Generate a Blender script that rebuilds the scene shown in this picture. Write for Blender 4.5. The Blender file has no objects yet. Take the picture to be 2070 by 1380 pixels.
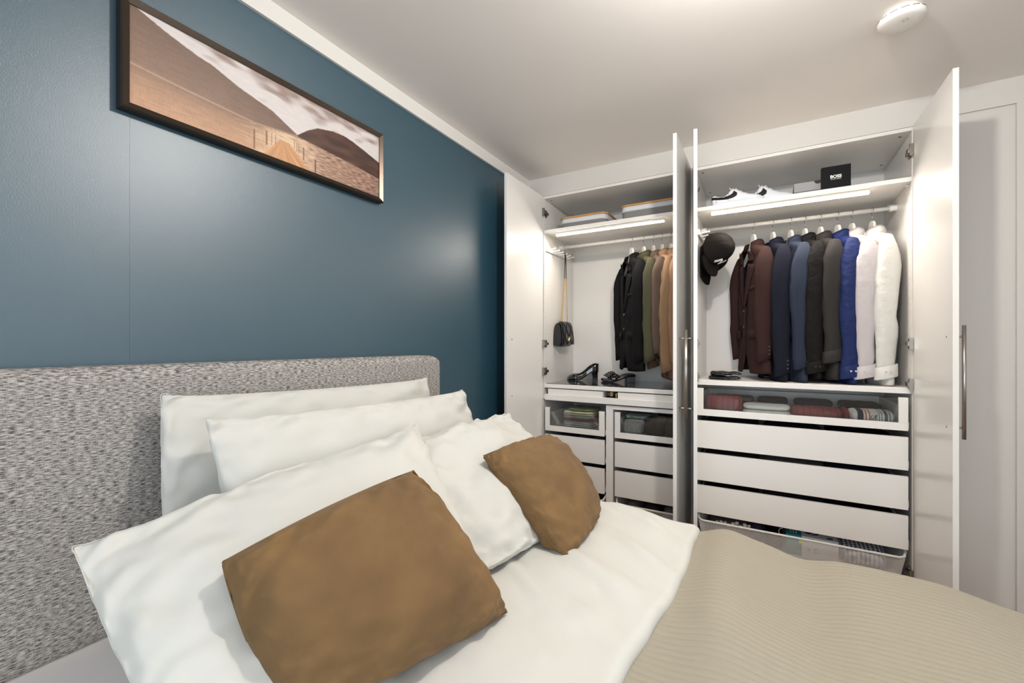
import bpy, bmesh, math, random
import numpy as np
from mathutils import Vector, Matrix, noise
S = bpy.context.scene
COL = S.collection
PI = math.pi
random.seed(4); np.random.seed(4)

# ------------------------------------------------------------------ camera, light, exposure
cam_d = bpy.data.cameras.new('camera'); cam = bpy.data.objects.new('camera', cam_d); COL.objects.link(cam)
cam.location = (1.50, -2.817, 1.30)
cam.rotation_euler = (PI/2, 0, math.atan(507/873))
cam_d.sensor_width = 36; cam_d.lens = 36*873/2070; cam_d.shift_y = 4.5/2070; cam_d.clip_start = 0.02
S.camera = cam
S.view_settings.view_transform = 'Standard'; S.view_settings.look = 'None'
S.view_settings.gamma = 1; S.view_settings.use_curve_mapping = False
S.view_settings.exposure = 0.27

w = bpy.data.worlds.new('world'); S.world = w; w.use_nodes = True
w.node_tree.nodes['Background'].inputs[0].default_value = (.62, .78, 1, 1)
w.node_tree.nodes['Background'].inputs[1].default_value = 1.0

def light(name, kind, loc, power, col=(1, 1, 1), size=.1, size_y=None, rot=(0, 0, 0), spread=None):
    d = bpy.data.lights.new(name, kind); d.energy = power; d.color = col
    if kind == 'AREA':
        d.shape = 'RECTANGLE'; d.size = size; d.size_y = size_y or size
        if spread: d.spread = spread
    else:
        d.shadow_soft_size = size
    o = bpy.data.objects.new(name, d); COL.objects.link(o); o.location = loc; o.rotation_euler = rot
    return o
light('ceiling_lamp_light', 'POINT', (1.55, -1.68, 2.415), 46, (1, .96, .91), .035)
light('window_daylight', 'AREA', (1.65, -4.16, 1.45), 29, (.84, .92, 1), 1.9, 1.5, (PI/2, 0, 0))
light('side_window_daylight', 'AREA', (3.50, -2.4, 1.5), 9, (.96, .98, 1), 1.7, 1.5, (0, PI/2, 0))
light('wardrobe_led_light', 'AREA', (.58, .036, 2.070), 4.4, (1, .91, .82), .74, .02, (math.radians(-32), 0, 0))
light('wardrobe_led_light', 'AREA', (1.648, .036, 2.070), 6.0, (1, .91, .82), .74, .02, (math.radians(-32), 0, 0))

# ------------------------------------------------------------------ materials
def lin(h):
    if isinstance(h, str):
        c = [int(h[i:i+2], 16)/255 for i in (0, 2, 4)]
    else:
        c = [x/255 for x in h]
    return tuple(x/12.92 if x <= .04045 else ((x+.055)/1.055)**2.4 for x in c) + (1,)

def pbr(name, col, rough=.5, metal=0, bump=None, var=None, sheen=0, coat=0, emit=None, spec=None, stretch=None, trans=0):
    """bump=(scale, strength, distance); var=(scale, amount) : tonal variation; stretch: scale vector."""
    m = bpy.data.materials.new(name); m.use_nodes = True
    nt = m.node_tree; b = nt.nodes['Principled BSDF']
    b.inputs['Base Color'].default_value = lin(col); b.inputs['Roughness'].default_value = rough
    b.inputs['Metallic'].default_value = metal
    if spec is not None: b.inputs['Specular IOR Level'].default_value = spec
    if sheen:
        b.inputs['Sheen Weight'].default_value = sheen; b.inputs['Sheen Roughness'].default_value = .45
        c = lin(col); b.inputs['Sheen Tint'].default_value = tuple(min(1, x*1.3+.15) for x in c[:3]) + (1,)
    if coat: b.inputs['Coat Weight'].default_value = coat; b.inputs['Coat Roughness'].default_value = .08
    if trans: b.inputs['Transmission Weight'].default_value = trans
    if emit:
        b.inputs['Emission Color'].default_value = lin(emit[0]); b.inputs['Emission Strength'].default_value = emit[1]
    if bump or var:
        tc = nt.nodes.new('ShaderNodeTexCoord'); mp = nt.nodes.new('ShaderNodeMapping')
        nt.links.new(tc.outputs['Object'], mp.inputs[0])
        if stretch: mp.inputs['Scale'].default_value = stretch
    if var:
        n = nt.nodes.new('ShaderNodeTexNoise'); n.inputs['Scale'].default_value = var[0]; n.inputs['Detail'].default_value = 5
        nt.links.new(mp.outputs[0], n.inputs['Vector'])
        mx = nt.nodes.new('ShaderNodeMix'); mx.data_type = 'RGBA'
        c = lin(col); a = var[1]
        mx.inputs[6].default_value = tuple(x*(1-a) for x in c[:3]) + (1,)
        mx.inputs[7].default_value = tuple(min(1, x*(1+a)) for x in c[:3]) + (1,)
        mr = nt.nodes.new('ShaderNodeMapRange'); mr.inputs[1].default_value = .3; mr.inputs[2].default_value = .7
        nt.links.new(n.outputs['Fac'], mr.inputs[0]); nt.links.new(mr.outputs[0], mx.inputs[0])
        nt.links.new(mx.outputs[2], b.inputs['Base Color'])
    if bump:
        n = nt.nodes.new('ShaderNodeTexNoise'); n.inputs['Scale'].default_value = bump[0]; n.inputs['Detail'].default_value = 3
        nt.links.new(mp.outputs[0], n.inputs['Vector'])
        bp = nt.nodes.new('ShaderNodeBump'); bp.inputs['Strength'].default_value = bump[1]; bp.inputs['Distance'].default_value = bump[2]
        nt.links.new(n.outputs['Fac'], bp.inputs['Height']); nt.links.new(bp.outputs[0], b.inputs['Normal'])
    return m

def wave_material(name, c1, c2, axis_scale, rough=.8, kind='stripe'):
    """two-colour cloth: 'stripe' along local x, 'check' on x and z, 'melange' woven flecks."""
    m = pbr(name, c1, rough); nt = m.node_tree; b = nt.nodes['Principled BSDF']
    tc = nt.nodes.new('ShaderNodeTexCoord'); sep = nt.nodes.new('ShaderNodeSeparateXYZ')
    nt.links.new(tc.outputs['Object'], sep.inputs[0])
    def band(sock, freq, lo):
        mu = nt.nodes.new('ShaderNodeMath'); mu.operation = 'MULTIPLY'; mu.inputs[1].default_value = freq
        fr = nt.nodes.new('ShaderNodeMath'); fr.operation = 'FRACT'
        gt = nt.nodes.new('ShaderNodeMath'); gt.operation = 'GREATER_THAN'; gt.inputs[1].default_value = lo
        nt.links.new(sock, mu.inputs[0]); nt.links.new(mu.outputs[0], fr.inputs[0]); nt.links.new(fr.outputs[0], gt.inputs[0])
        return gt.outputs[0]
    mx = nt.nodes.new('ShaderNodeMix'); mx.data_type = 'RGBA'
    mx.inputs[6].default_value = lin(c1); mx.inputs[7].default_value = lin(c2)
    if kind == 'stripe':
        nt.links.new(band(sep.outputs[0], axis_scale, .93), mx.inputs[0])
    else:
        lo = .72 if kind == 'woven' else .5
        a1 = band(sep.outputs[1] if kind != 'flatcheck' else sep.outputs[0], axis_scale, lo)
        a2 = band(sep.outputs[2] if kind != 'flatcheck' else sep.outputs[1], axis_scale, lo)
        ad = nt.nodes.new('ShaderNodeMath'); ad.operation = 'ADD'; nt.links.new(a1, ad.inputs[0]); nt.links.new(a2, ad.inputs[1])
        hf = nt.nodes.new('ShaderNodeMath'); hf.operation = 'MULTIPLY'; hf.inputs[1].default_value = .5
        nt.links.new(ad.outputs[0], hf.inputs[0]); nt.links.new(hf.outputs[0], mx.inputs[0])
    nt.links.new(mx.outputs[2], b.inputs['Base Color'])
    return m

M = {}
M['white'] = pbr('white_foil_board', (226, 223, 218), .26, bump=(60, .10, .001), stretch=(6, 6, 1))
M['white_edge'] = pbr('white_board_edge', (236, 233, 228), .4)
M['paint_white'] = pbr('white_wall_paint', (208, 204, 198), .6, bump=(150, .15, .0006))
M['ceiling'] = pbr('ceiling_paint', (236, 230, 224), .75, bump=(120, .12, .0006))
M['wall_blue'] = pbr('blue_satin_paint', (22, 66, 82), .45, bump=(300, .30, .0010))
M['wall_blue'].node_tree.nodes['Principled BSDF'].inputs['IOR'].default_value = 2.0
M['trim'] = pbr('white_trim_paint', (216, 213, 207), .4)
M['floor'] = pbr('oak_floor', (150, 122, 96), .45, var=(5, .2), stretch=(1, 8, 1))
M['steel'] = pbr('brushed_steel', (176, 170, 162), .28, 1)
M['chrome'] = pbr('hinge_steel', (150, 145, 138), .25, 1)
M['dark_hole'] = pbr('drilled_hole', (70, 66, 62), .8)
M['white_metal'] = pbr('white_lacquered_metal', (232, 229, 224), .35)
M['plastic_white'] = pbr('white_plastic', (236, 234, 230), .35)
M['rail'] = pbr('rail_white_steel', (226, 224, 220), .3)
M['frame'] = pbr('bronze_black_frame', (84, 74, 66), .30, 1)
M['frame_edge'] = pbr('black_frame_side', (18, 17, 18), .4)
M['sheet'] = pbr('sheet_cotton', (226, 222, 220), .85)
M['linen'] = pbr('white_bed_cotton', (198, 197, 190), .8, bump=(900, .05, .0005), sheen=.08)
M['velvet'] = pbr('brown_velvet', (106, 80, 46), .85, sheen=.25, var=(7, .24), bump=(420, .35, .0012))
M['throw'] = pbr('beige_ribbed_cotton', (150, 143, 127), .9, sheen=.1, bump=(700, .25, .0006))
M['black_wool'] = pbr('black_wool', (18, 17, 19), .85, spec=.15)
M['black_shirt'] = pbr('black_cotton', (19, 17, 17), .75, spec=.15, bump=(24, .6, .012))
M['brown_wool'] = pbr('brown_wool', (50, 33, 31), .9, spec=.15, bump=(500, .2, .0006), stretch=(1, 1, .1))
M['navy_wool'] = pbr('navy_wool', (22, 24, 36), .85, spec=.15)
M['navy_check'] = wave_material('navy_check_wool', (17, 27, 46), (30, 44, 68), 110, .85, 'woven')
M['grey_shirt'] = pbr('charcoal_cotton', (30, 27, 25), .85, var=(300, .25))
M['blue_shirt'] = pbr('royal_blue_cotton', (28, 40, 84), .6, spec=.15, bump=(26, .7, .012))
M['rose_shirt'] = pbr('pale_rose_cotton', (186, 180, 181), .8, spec=.15, bump=(20, .5, .010))
M['white_shirt'] = pbr('white_shirt_cotton', (208, 206, 200), .8, spec=.15, bump=(22, .6, .012))
M['olive'] = pbr('olive_cloth', (72, 70, 52), .8, spec=.2)
M['taupe'] = pbr('taupe_cloth', (92, 74, 62), .8)
M['camel'] = pbr('camel_cloth', (148, 116, 86), .8)
M['tan'] = pbr('tan_cloth', (150, 116, 90), .8)
M['lining'] = pbr('dark_lining', (24, 26, 40), .45)
M['button'] = pbr('horn_button', (40, 34, 32), .25)
M['button_light'] = pbr('pearl_button', (190, 190, 196), .25)
M['hanger'] = pbr('white_hanger', (236, 232, 226), .35)
M['leather'] = pbr('black_leather', (22, 22, 25), .32, bump=(200, .2, .001))
M['patent'] = pbr('black_patent', (8, 8, 9), .08, coat=1)
M['insole'] = pbr('insole', (30, 26, 26), .6)
M['gold'] = pbr('gold_metal', (222, 186, 110), .22, 1)
M['cap'] = pbr('black_cap_cotton', (22, 19, 17), .85, spec=.12)
M['print_white'] = pbr('white_print', (240, 240, 238), .6)
M['print_black'] = pbr('black_print', (14, 14, 16), .5)
M['bamboo'] = pbr('bamboo', (198, 148, 88), .5, var=(14, .15), stretch=(1, 8, 8))
M['grey_fabric'] = pbr('grey_box_fabric', (138, 134, 130), .9, bump=(600, .2, .0006))
M['white_fabric'] = pbr('white_box_lining', (224, 226, 228), .85)
M['grey_card'] = pbr('grey_cardboard', (178, 178, 178), .7)
M['black_card'] = pbr('black_cardboard', (14, 14, 16), .6, spec=.15)
M['rubber_white'] = pbr('white_sneaker_sole', (232, 234, 238), .5)
M['leather_white'] = pbr('white_sneaker_leather', (236, 238, 242), .4)
M['led'] = pbr('led_diffuser', (255, 246, 232), .4, emit=((255, 240, 218), 14))
M['led_body'] = pbr('led_profile', (236, 234, 230), .3)
M['dark_cloth'] = pbr('dark_folded_cloth', (38, 36, 38), .9, var=(30, .3))
M['grey_cloth'] = pbr('grey_folded_cloth', (104, 102, 102), .9, var=(40, .2))
M['navy_cloth'] = pbr('navy_folded_cloth', (36, 40, 60), .9)
M['melange'] = pbr('grey_melange_knit', (172, 168, 160), .9, var=(160, .25), stretch=(1, 1, .25))
M['mint'] = pbr('grey_green_cloth', (134, 148, 142), .85)
M['choc'] = pbr('dark_brown_cloth', (58, 46, 42), .9)
M['yellow'] = pbr('pale_yellow_cloth', (240, 234, 200), .85)
M['moss'] = pbr('moss_cloth', (134, 136, 110), .85)
M['pink'] = pbr('dusty_pink_cloth', (198, 148, 142), .85)
M['offwhite'] = pbr('off_white_cloth', (228, 222, 212), .85)
M['wine'] = wave_material('wine_pinstripe', (138, 60, 62), (60, 30, 36), 34, .85, 'stripe')
M['wine_plain'] = pbr('wine_cloth', (128, 42, 46), .85)
M['cream_knit'] = pbr('cream_knit', (238, 234, 226), .85)
M['plaid'] = wave_material('blue_white_plaid', (28, 34, 56), (214, 220, 230), 55, .85, 'flatcheck')
M['teal_card'] = pbr('teal_print', (34, 136, 152), .5)
M['white_card'] = pbr('white_cardboard', (220, 222, 224), .5)
M['blue_print'] = pbr('blue_print', (30, 52, 120), .5)
M['lime_print'] = pbr('lime_print', (214, 230, 40), .5)
M['detector'] = pbr('detector_plastic', (232, 228, 222), .5, bump=(900, .3, .0006))

def glass_mat(name, tint=(1, 1, 1), refl=.10):
    m = bpy.data.materials.new(name); m.use_nodes = True; nt = m.node_tree; nt.nodes.clear()
    o = nt.nodes.new('ShaderNodeOutputMaterial'); t = nt.nodes.new('ShaderNodeBsdfTransparent'); g = nt.nodes.new('ShaderNodeBsdfGlossy')
    t.inputs[0].default_value = tint + (1,); g.inputs['Roughness'].default_value = .02
    mx = nt.nodes.new('ShaderNodeMixShader'); f = nt.nodes.new('ShaderNodeFresnel'); f.inputs[0].default_value = 1.5
    ad = nt.nodes.new('ShaderNodeMath'); ad.operation = 'ADD'; ad.inputs[1].default_value = refl-.04
    nt.links.new(f.outputs[0], ad.inputs[0]); nt.links.new(ad.outputs[0], mx.inputs[0])
    nt.links.new(t.outputs[0], mx.inputs[1]); nt.links.new(g.outputs[0], mx.inputs[2]); nt.links.new(mx.outputs[0], o.inputs[0])
    return m
M['glass'] = glass_mat('drawer_glass', (.94, .96, .96), .05)
M['window_glass'] = glass_mat('window_glass', (1, 1, 1), .05)
M['smoked'] = pbr('smoked_glass_top', (52, 54, 58), .05, coat=.6)

# headboard: woven melange fabric
def headboard_mat():
    m = pbr('grey_melange_upholstery', (150, 146, 142), .95); nt = m.node_tree; b = nt.nodes['Principled BSDF']
    tc = nt.nodes.new('ShaderNodeTexCoord'); outs = []
    for sc in ((60, 75, 480), (60, 460, 150)):
        mp = nt.nodes.new('ShaderNodeMapping'); mp.inputs['Scale'].default_value = sc
        n = nt.nodes.new('ShaderNodeTexNoise'); n.inputs['Scale'].default_value = 1; n.inputs['Detail'].default_value = 2
        nt.links.new(tc.outputs['Object'], mp.inputs[0]); nt.links.new(mp.outputs[0], n.inputs['Vector']); outs.append(n.outputs['Fac'])
    mu = nt.nodes.new('ShaderNodeMix'); mu.data_type = 'FLOAT'; mu.inputs[0].default_value = .20
    nt.links.new(outs[0], mu.inputs[2]); nt.links.new(outs[1], mu.inputs[3])
    r = nt.nodes.new('ShaderNodeValToRGB')
    r.color_ramp.elements[0].position = .38; r.color_ramp.elements[0].color = lin((76, 73, 72))
    r.color_ramp.elements[1].position = .60; r.color_ramp.elements[1].color = lin((184, 179, 173))
    nt.links.new(mu.outputs[0], r.inputs[0]); nt.links.new(r.outputs[0], b.inputs['Base Color'])
    bp = nt.nodes.new('ShaderNodeBump'); bp.inputs['Strength'].default_value = .5; bp.inputs['Distance'].default_value = .0015
    nt.links.new(mu.outputs[0], bp.inputs['Height']); nt.links.new(bp.outputs[0], b.inputs['Normal'])
    return m
M['headboard'] = headboard_mat()

# ------------------------------------------------------------------ mesh helpers
ORG = {}
class G:
    def __init__(s): s.v = []; s.f = []; s.mi = []
    def add(s, v, f, mi=0):
        o = len(s.v); s.v += [tuple(map(float, p)) for p in v]; s.f += [tuple(i+o for i in q) for q in f]; s.mi += [mi]*len(f); return s
    def box(s, x0, x1, y0, y1, z0, z1, mi=0):
        v = [(x, y, z) for z in (z0, z1) for y in (y0, y1) for x in (x0, x1)]
        return s.add(v, [(0, 2, 3, 1), (4, 5, 7, 6), (0, 1, 5, 4), (2, 6, 7, 3), (0, 4, 6, 2), (1, 3, 7, 5)], mi)
    def tube(s, pts, r, n=8, closed=False, caps=True, mi=0):
        pts = [Vector(p) for p in pts]; N = len(pts); rs = r if hasattr(r, '__len__') else [r]*N
        vs = []; prev = None
        for i, p in enumerate(pts):
            a = pts[(i-1) % N] if (closed or i > 0) else p; b = pts[(i+1) % N] if (closed or i < N-1) else p
            t = (b-a).normalized()
            if prev is None:
                u = t.orthogonal().normalized()
            else:
                u = (prev - t*prev.dot(t)).normalized()
            prev = u; w2 = t.cross(u)
            rr = rs[i] if hasattr(rs[i], '__len__') else (rs[i], rs[i])
            for k in range(n):
                an = 2*PI*k/n; vs.append(p+u*math.cos(an)*rr[0]+w2*math.sin(an)*rr[1])
        fs = []
        for i in range(N if closed else N-1):
            j = (i+1) % N
            for k in range(n): fs.append((i*n+k, i*n+(k+1) % n, j*n+(k+1) % n, j*n+k))
        if caps and not closed: fs += [tuple(range(n))[::-1], tuple((N-1)*n+k for k in range(n))]
        return s.add(vs, fs, mi)
    def grid(s, A, closed_u=False, flip=False, mi=0):
        A = np.asarray(A); ny, nx = A.shape[:2]; fs = []
        for j in range(ny-1):
            for i in range(nx if closed_u else nx-1):
                k = (i+1) % nx; q = (j*nx+i, j*nx+k, (j+1)*nx+k, (j+1)*nx+i)
                fs.append(q[::-1] if flip else q)
        return s.add(A.reshape(-1, 3), fs, mi)
    def lathe(s, prof, n=24, c=(0, 0, 0), axis='z', mi=0):
        A = []
        for r, h in prof:
            row = []
            for k in range(n):
                a = 2*PI*k/n; x, y = r*math.cos(a), r*math.sin(a)
                row.append({'z': (c[0]+x, c[1]+y, c[2]+h), 'y': (c[0]+x, c[1]+h, c[2]-y), 'x': (c[0]+h, c[1]+x, c[2]+y)}[axis])
            A.append(row)
        return s.grid(A, closed_u=True, mi=mi)
    def prism(s, poly, h0, h1, plane='xz', mi=0):
        """poly in plane coords, extruded h0..h1 along the third axis"""
        def P(a, b, h): return {'xz': (a, h, b), 'xy': (a, b, h), 'yz': (h, a, b)}[plane]
        n = len(poly); v = [P(a, b, h0) for a, b in poly]+[P(a, b, h1) for a, b in poly]
        f = [tuple(range(n)), tuple(range(n, 2*n))[::-1]]+[(i, n+i, n+(i+1) % n, (i+1) % n) for i in range(n)]
        return s.add(v, f, mi)
    def xform(s, m): s.v = [tuple(m @ Vector(p)) for p in s.v]; return s

def link(name, me, parent=None):
    o = bpy.data.objects.new(name, me); COL.objects.link(o)
    if parent is not None: o.parent = parent
    return o
def build(g, name, mat, parent=None, smooth=False, bevel=0, local=False, sub=0, solid=0, org=None, fixn=True):
    """one mesh object; world coordinates are stored relative to the thing it belongs to"""
    me = bpy.data.meshes.new(name); off = Vector((0, 0, 0))
    if parent is not None and not local: off = ORG[parent.name]
    elif org is not None: off = Vector(org)
    V = g.v if off.length == 0 else [(a-off.x, b-off.y, c-off.z) for a, b, c in g.v]
    me.from_pydata(V, [], g.f)
    mats = mat if isinstance(mat, (list, tuple)) else [mat]
    for m in mats: me.materials.append(M[m] if isinstance(m, str) else m)
    if len(mats) > 1: me.polygons.foreach_set('material_index', g.mi)
    if bevel or fixn:
        bm = bmesh.new(); bm.from_mesh(me)
        if fixn and len(bm.faces) < 30000: bmesh.ops.recalc_face_normals(bm, faces=bm.faces)
        if bevel: bmesh.ops.bevel(bm, geom=list(bm.edges), offset=bevel, segments=2, profile=.6, affect='EDGES', clamp_overlap=True)
        bm.to_mesh(me); bm.free()
    if smooth: me.polygons.foreach_set('use_smooth', [True]*len(me.polygons))
    o = link(name, me, parent)
    if parent is not None: ORG[o.name] = off
    if org is not None: o.location = org; ORG[o.name] = off
    if solid: md = o.modifiers.new('solidify', 'SOLIDIFY'); md.thickness = solid; md.offset = 0
    if sub: md = o.modifiers.new('subsurf', 'SUBSURF'); md.levels = sub; md.render_levels = sub
    return o
def tag(o, label=None, cat=None, group=None, kind=None):
    if label: o['label'] = label
    if cat: o['category'] = cat
    if group: o['group'] = group
    if kind: o['kind'] = kind
    return o
def thing(name, label, cat, loc=(0, 0, 0), rz=0, group=None):
    o = bpy.data.objects.new(name, None); COL.objects.link(o); o.empty_display_size = .05
    o.location = loc; o.rotation_euler = (0, 0, rz); ORG[o.name] = Vector(loc)
    return tag(o, label, cat, group)
def struct(name, g, mat, **k):
    o = build(g, name, mat, **k)
    if o.parent is None: o['kind'] = 'structure'
    return o
def ntree(o):
    r = o.copy(); COL.objects.link(r); ORG[r.name] = ORG.get(o.name, Vector((0, 0, 0)))
    for ch in o.children:
        c = ntree(ch); c.parent = r
    return r
def nz(x, y, z, s): return noise.noise(Vector((x*s, y*s, z*s)))

# ------------------------------------------------------------------ room shell
XR, YB, H = 3.55, -4.2, 2.50
struct('floor', G().box(-.1, XR+.1, YB-.1, .75, -.05, 0), 'floor')
struct('ceiling', G().box(-.1, XR+.1, YB-.1, .75, H, H+.05), 'ceiling')
wl = struct('wall_left', G().box(-.10, -.012, YB-.1, .75, 0, H), 'dark_hole')
ORG[wl.name] = Vector((0, 0, 0))
for y0, y1 in ((YB, -2.3202), (-2.3198, .70)):
    build(G().box(-.012, 0, y0, y1, 0.0, H-.01), 'wall_panel', 'wall_blue', wl)
struct('wall_back', G().box(-.1, XR+.1, .62, .74, 0, H), 'paint_white')
# right wall with its own window opening (outside the frame), wall behind the camera with a window
g = G().box(XR, XR+.1, YB-.1, .75, 0, .70).box(XR, XR+.1, YB-.1, .75, 2.25, H).box(XR, XR+.1, YB-.1, -3.3, .7, 2.25).box(XR, XR+.1, -1.5, .75, .7, 2.25)
struct('wall_right', g, 'paint_white')
g = G().box(-.1, XR+.1, YB-.1, YB, 0, .62).box(-.1, XR+.1, YB-.1, YB, 2.25, H).box(-.1, .65, YB-.1, YB, .62, 2.25).box(2.65, XR+.1, YB-.1, YB, .62, 2.25)
struct('wall_front', g, 'paint_white')
def window(name, x0, x1, z0, z1, y, axis, n):
    r = bpy.data.objects.new(name, None); COL.objects.link(r); r['kind'] = 'structure'; r.location = (0, 0, 0); ORG[r.name] = Vector((0, 0, 0))
    fr = G(); pn = G()
    def B(g, a, b, c, d, e, f):
        (g.box(a, b, c, d, e, f) if axis == 'y' else g.box(c, d, a, b, e, f))
    B(fr, x0, x1, y-.05, y+.02, z0, z0+.06); B(fr, x0, x1, y-.05, y+.02, z1-.06, z1)
    for i in range(n+1):
        xx = x0+(x1-x0-.07)*i/n; B(fr, xx, xx+.07, y-.05, y+.02, z0+.06, z1-.06)
    B(pn, x0+.03, x1-.03, y-.02, y-.015, z0+.03, z1-.03)
    build(fr, 'window_frame', 'trim', r); build(pn, 'pane', 'window_glass', r)
window('window_1', .65, 2.65, .62, 2.25, YB-.03, 'y', 3)
window('window_2', -3.3, -1.5, .70, 2.25, XR+.06, 'x', 2)

# trim along the ceiling on the blue wall, dark shadow gap beneath it
struct('trim_1', G().box(0, .014, YB, 0, 2.432, H), 'trim', bevel=.0015)
# fillers above and beside the wardrobes, plain closed panel at the right end
g = G().box(0.0, 2.150, 0.0, .02, 2.3655, H).box(2.150, 2.487, 0.0, .02, 2.382, H).box(2.487, XR, 0.0, .02, 0, H)
struct('trim_2', g, 'paint_white')
struct('trim_3', G().box(0, .112, .0, .02, 0, 2.364), 'white')
struct('trim_4', G().box(2.152, 2.487, .012, .03, 0, 2.382), 'paint_white')

# ------------------------------------------------------------------ wardrobes
def handle(parent, x, y, z0, z1, sx):
    """bar handle standing off the outer face by sx"""
    g = G().tube([(x+sx*.032, y, z0), (x+sx*.032, y, z1)], .0065, 12)
    for z in (z0+.045, z1-.045): g.tube([(x, y, z), (x+sx*.032, y, z)], .0045, 8)
    o = build(g, 'handle', 'steel', parent, smooth=True); o['label'] = 'brushed steel bar handle'
def hinge(parent, x, z, sx):
    """steel concealed hinge: plate on the side, arm, cup plate on the open door; sx points into the cabinet"""
    g = G().box(x+sx*.001, x+sx*.004, .012, .040, z-.026, z+.026)
    g.box(x+sx*.004, x+sx*.014, .002, .050, z-.009, z+.009)
    g.box(x+sx*.012, x+sx*.02, -.022, .012, z-.011, z+.011)
    g.box(x+sx*.001, x+sx*.016, -.034, -.022, z-.028, z+.028)
    g.tube([(x+sx*.003, .026, z+.017), (x+sx*.008, .026, z+.017)], .005, 8).tube([(x+sx*.003, .026, z-.017), (x+sx*.008, .026, z-.017)], .005, 8)
    o = build(g, 'hinge', 'chrome', parent, bevel=0); o['label'] = 'small steel hinge'

def carcass(x0, x1, shelf_low, label):
    """open wardrobe body, origin at its floor centre"""
    t = thing('wardrobe', label, 'wardrobe', ((x0+x1)/2, .28, 0))
    th = .018
    build(G().box(x0, x0+th, 0, .56, 0, 2.364), 'side_panel', 'white', t, bevel=.0008)
    build(G().box(x1-th, x1, 0, .56, 0, 2.364), 'side_panel', 'white', t, bevel=.0008)
    build(G().box(x0+th, x1-th, 0, .56, 2.346, 2.364), 'top_panel', 'white', t, bevel=.0008)
    build(G().box(x0+th, x1-th, 0, .56, .062, .080), 'bottom_panel', 'white', t, bevel=.0008)
    build(G().box(x0+th, x1-th, .02, .035, 0, .062), 'plinth', 'white', t)
    build(G().box(x0, x1, .56, .566, .06, 2.364), 'back_panel', 'white', t)
    build(G().box(x0+th, x1-th, .0, .55, 2.098, 2.120), 'shelf', 'white_edge', t, bevel=.001)
    z = shelf_low
    build(G().box(x0+th, x1-th, .0, .55, z-.026, z), 'shelf', 'white_edge', t, bevel=.001)
    # rail with brackets
    g = G().tube([(x0+th, .28, 2.043), (x1-th, .28, 2.043)], .0125, 16)
    build(g, 'clothes_rail', 'rail', t, smooth=True)
    for xa, xb in ((x0+th, x0+th+.03), (x1-th-.03, x1-th)):
        build(G().tube([(xa, .28, 2.043), (xb, .28, 2.043)], .018, 16), 'rail_bracket', 'plastic_white', t, smooth=False)
    # shelf supports
    for xa, xb in ((x0+th, x0+th+.012), (x1-th-.012, x1-th)):
        for y in (.05, .42):
            build(G().tube([(xa, y, 2.093), (xb, y, 2.093)], .005, 8), 'shelf_support', 'plastic_white', t)
    # drilled rows of pin holes (too small to pick apart singly)
    g = G()
    for xs in (x0+th+.0004, x1-th-.0004):
        for y in (.03, .51):
            for k in range(70):
                zz = .12+.032*k
                if abs(zz-2.109) < .02 or abs(zz-z) < .03: continue
                a = .0022
                g.add([(xs, y-a, zz-a), (xs, y+a, zz-a), (xs, y+a, zz+a), (xs, y-a, zz+a)], [(0, 1, 2, 3)])
    o = build(g, 'pin_hole', 'dark_hole', t, fixn=False); o['kind'] = 'stuff'
    # cam fittings under the top panel
    for xx in (x0+.05, x1-.05):
        for y in (.06, .46):
            build(G().tube([(xx, y, 2.3455), (xx, y, 2.3462)], .007, 10), 'cam_fitting', 'dark_hole', t)
    # led strip under the upper shelf
    cx = (x0+x1)/2-.038
    l = build(G().box(cx-.373, cx+.373, .030, .060, 2.083, 2.098), 'led_strip', 'led_body', t, bevel=.002)
    l['label'] = 'white light strip under the upper shelf'
    build(G().box(cx-.372, cx+.372, .033, .057, 2.0765, 2.0835), 'diffuser', 'led', l, bevel=.001)
    return t

def door(parent, name, hx, s, ang, sx, hz, hh=(.925, 1.372), holes=True):
    """hinged at (hx,0), opened by ang degrees; built already opened. s=+1: thickness towards +x of the hinge line when at 90 degrees"""
    L = .508; th = .018
    g = G().box(0, th, -L-.018, -.016, .075, 2.360)
    pivot = Vector((hx, 0, 0))
    R = Matrix.Translation(pivot) @ Matrix.Rotation(math.radians(ang), 4, 'Z')
    g.xform(R)
    d = build(g, 'door', 'white', parent, bevel=.001)
    g = G(); xo = th if s > 0 else 0; y = -L+.045
    g.tube([(xo+s*.032, y, hh[0]), (xo+s*.032, y, hh[1])], .0065, 12)
    for z in (hh[0]+.045, hh[1]-.045): g.tube([(xo, y, z), (xo+s*.032, y, z)], .0045, 8)
    g.xform(R); o = build(g, 'handle', 'steel', d, smooth=True); o['label'] = 'brushed steel bar handle'
    if holes:
        xi = -.0004 if s > 0 else th+.0004
        for z in (hh[0]+.045, hh[1]-.045):
            g = G().tube([(xi, y, z), (xi-.0006*(-1 if s < 0 else 1), y, z)], .0045, 8).xform(R); build(g, 'handle_screw', 'chrome', d)
    return d

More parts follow.
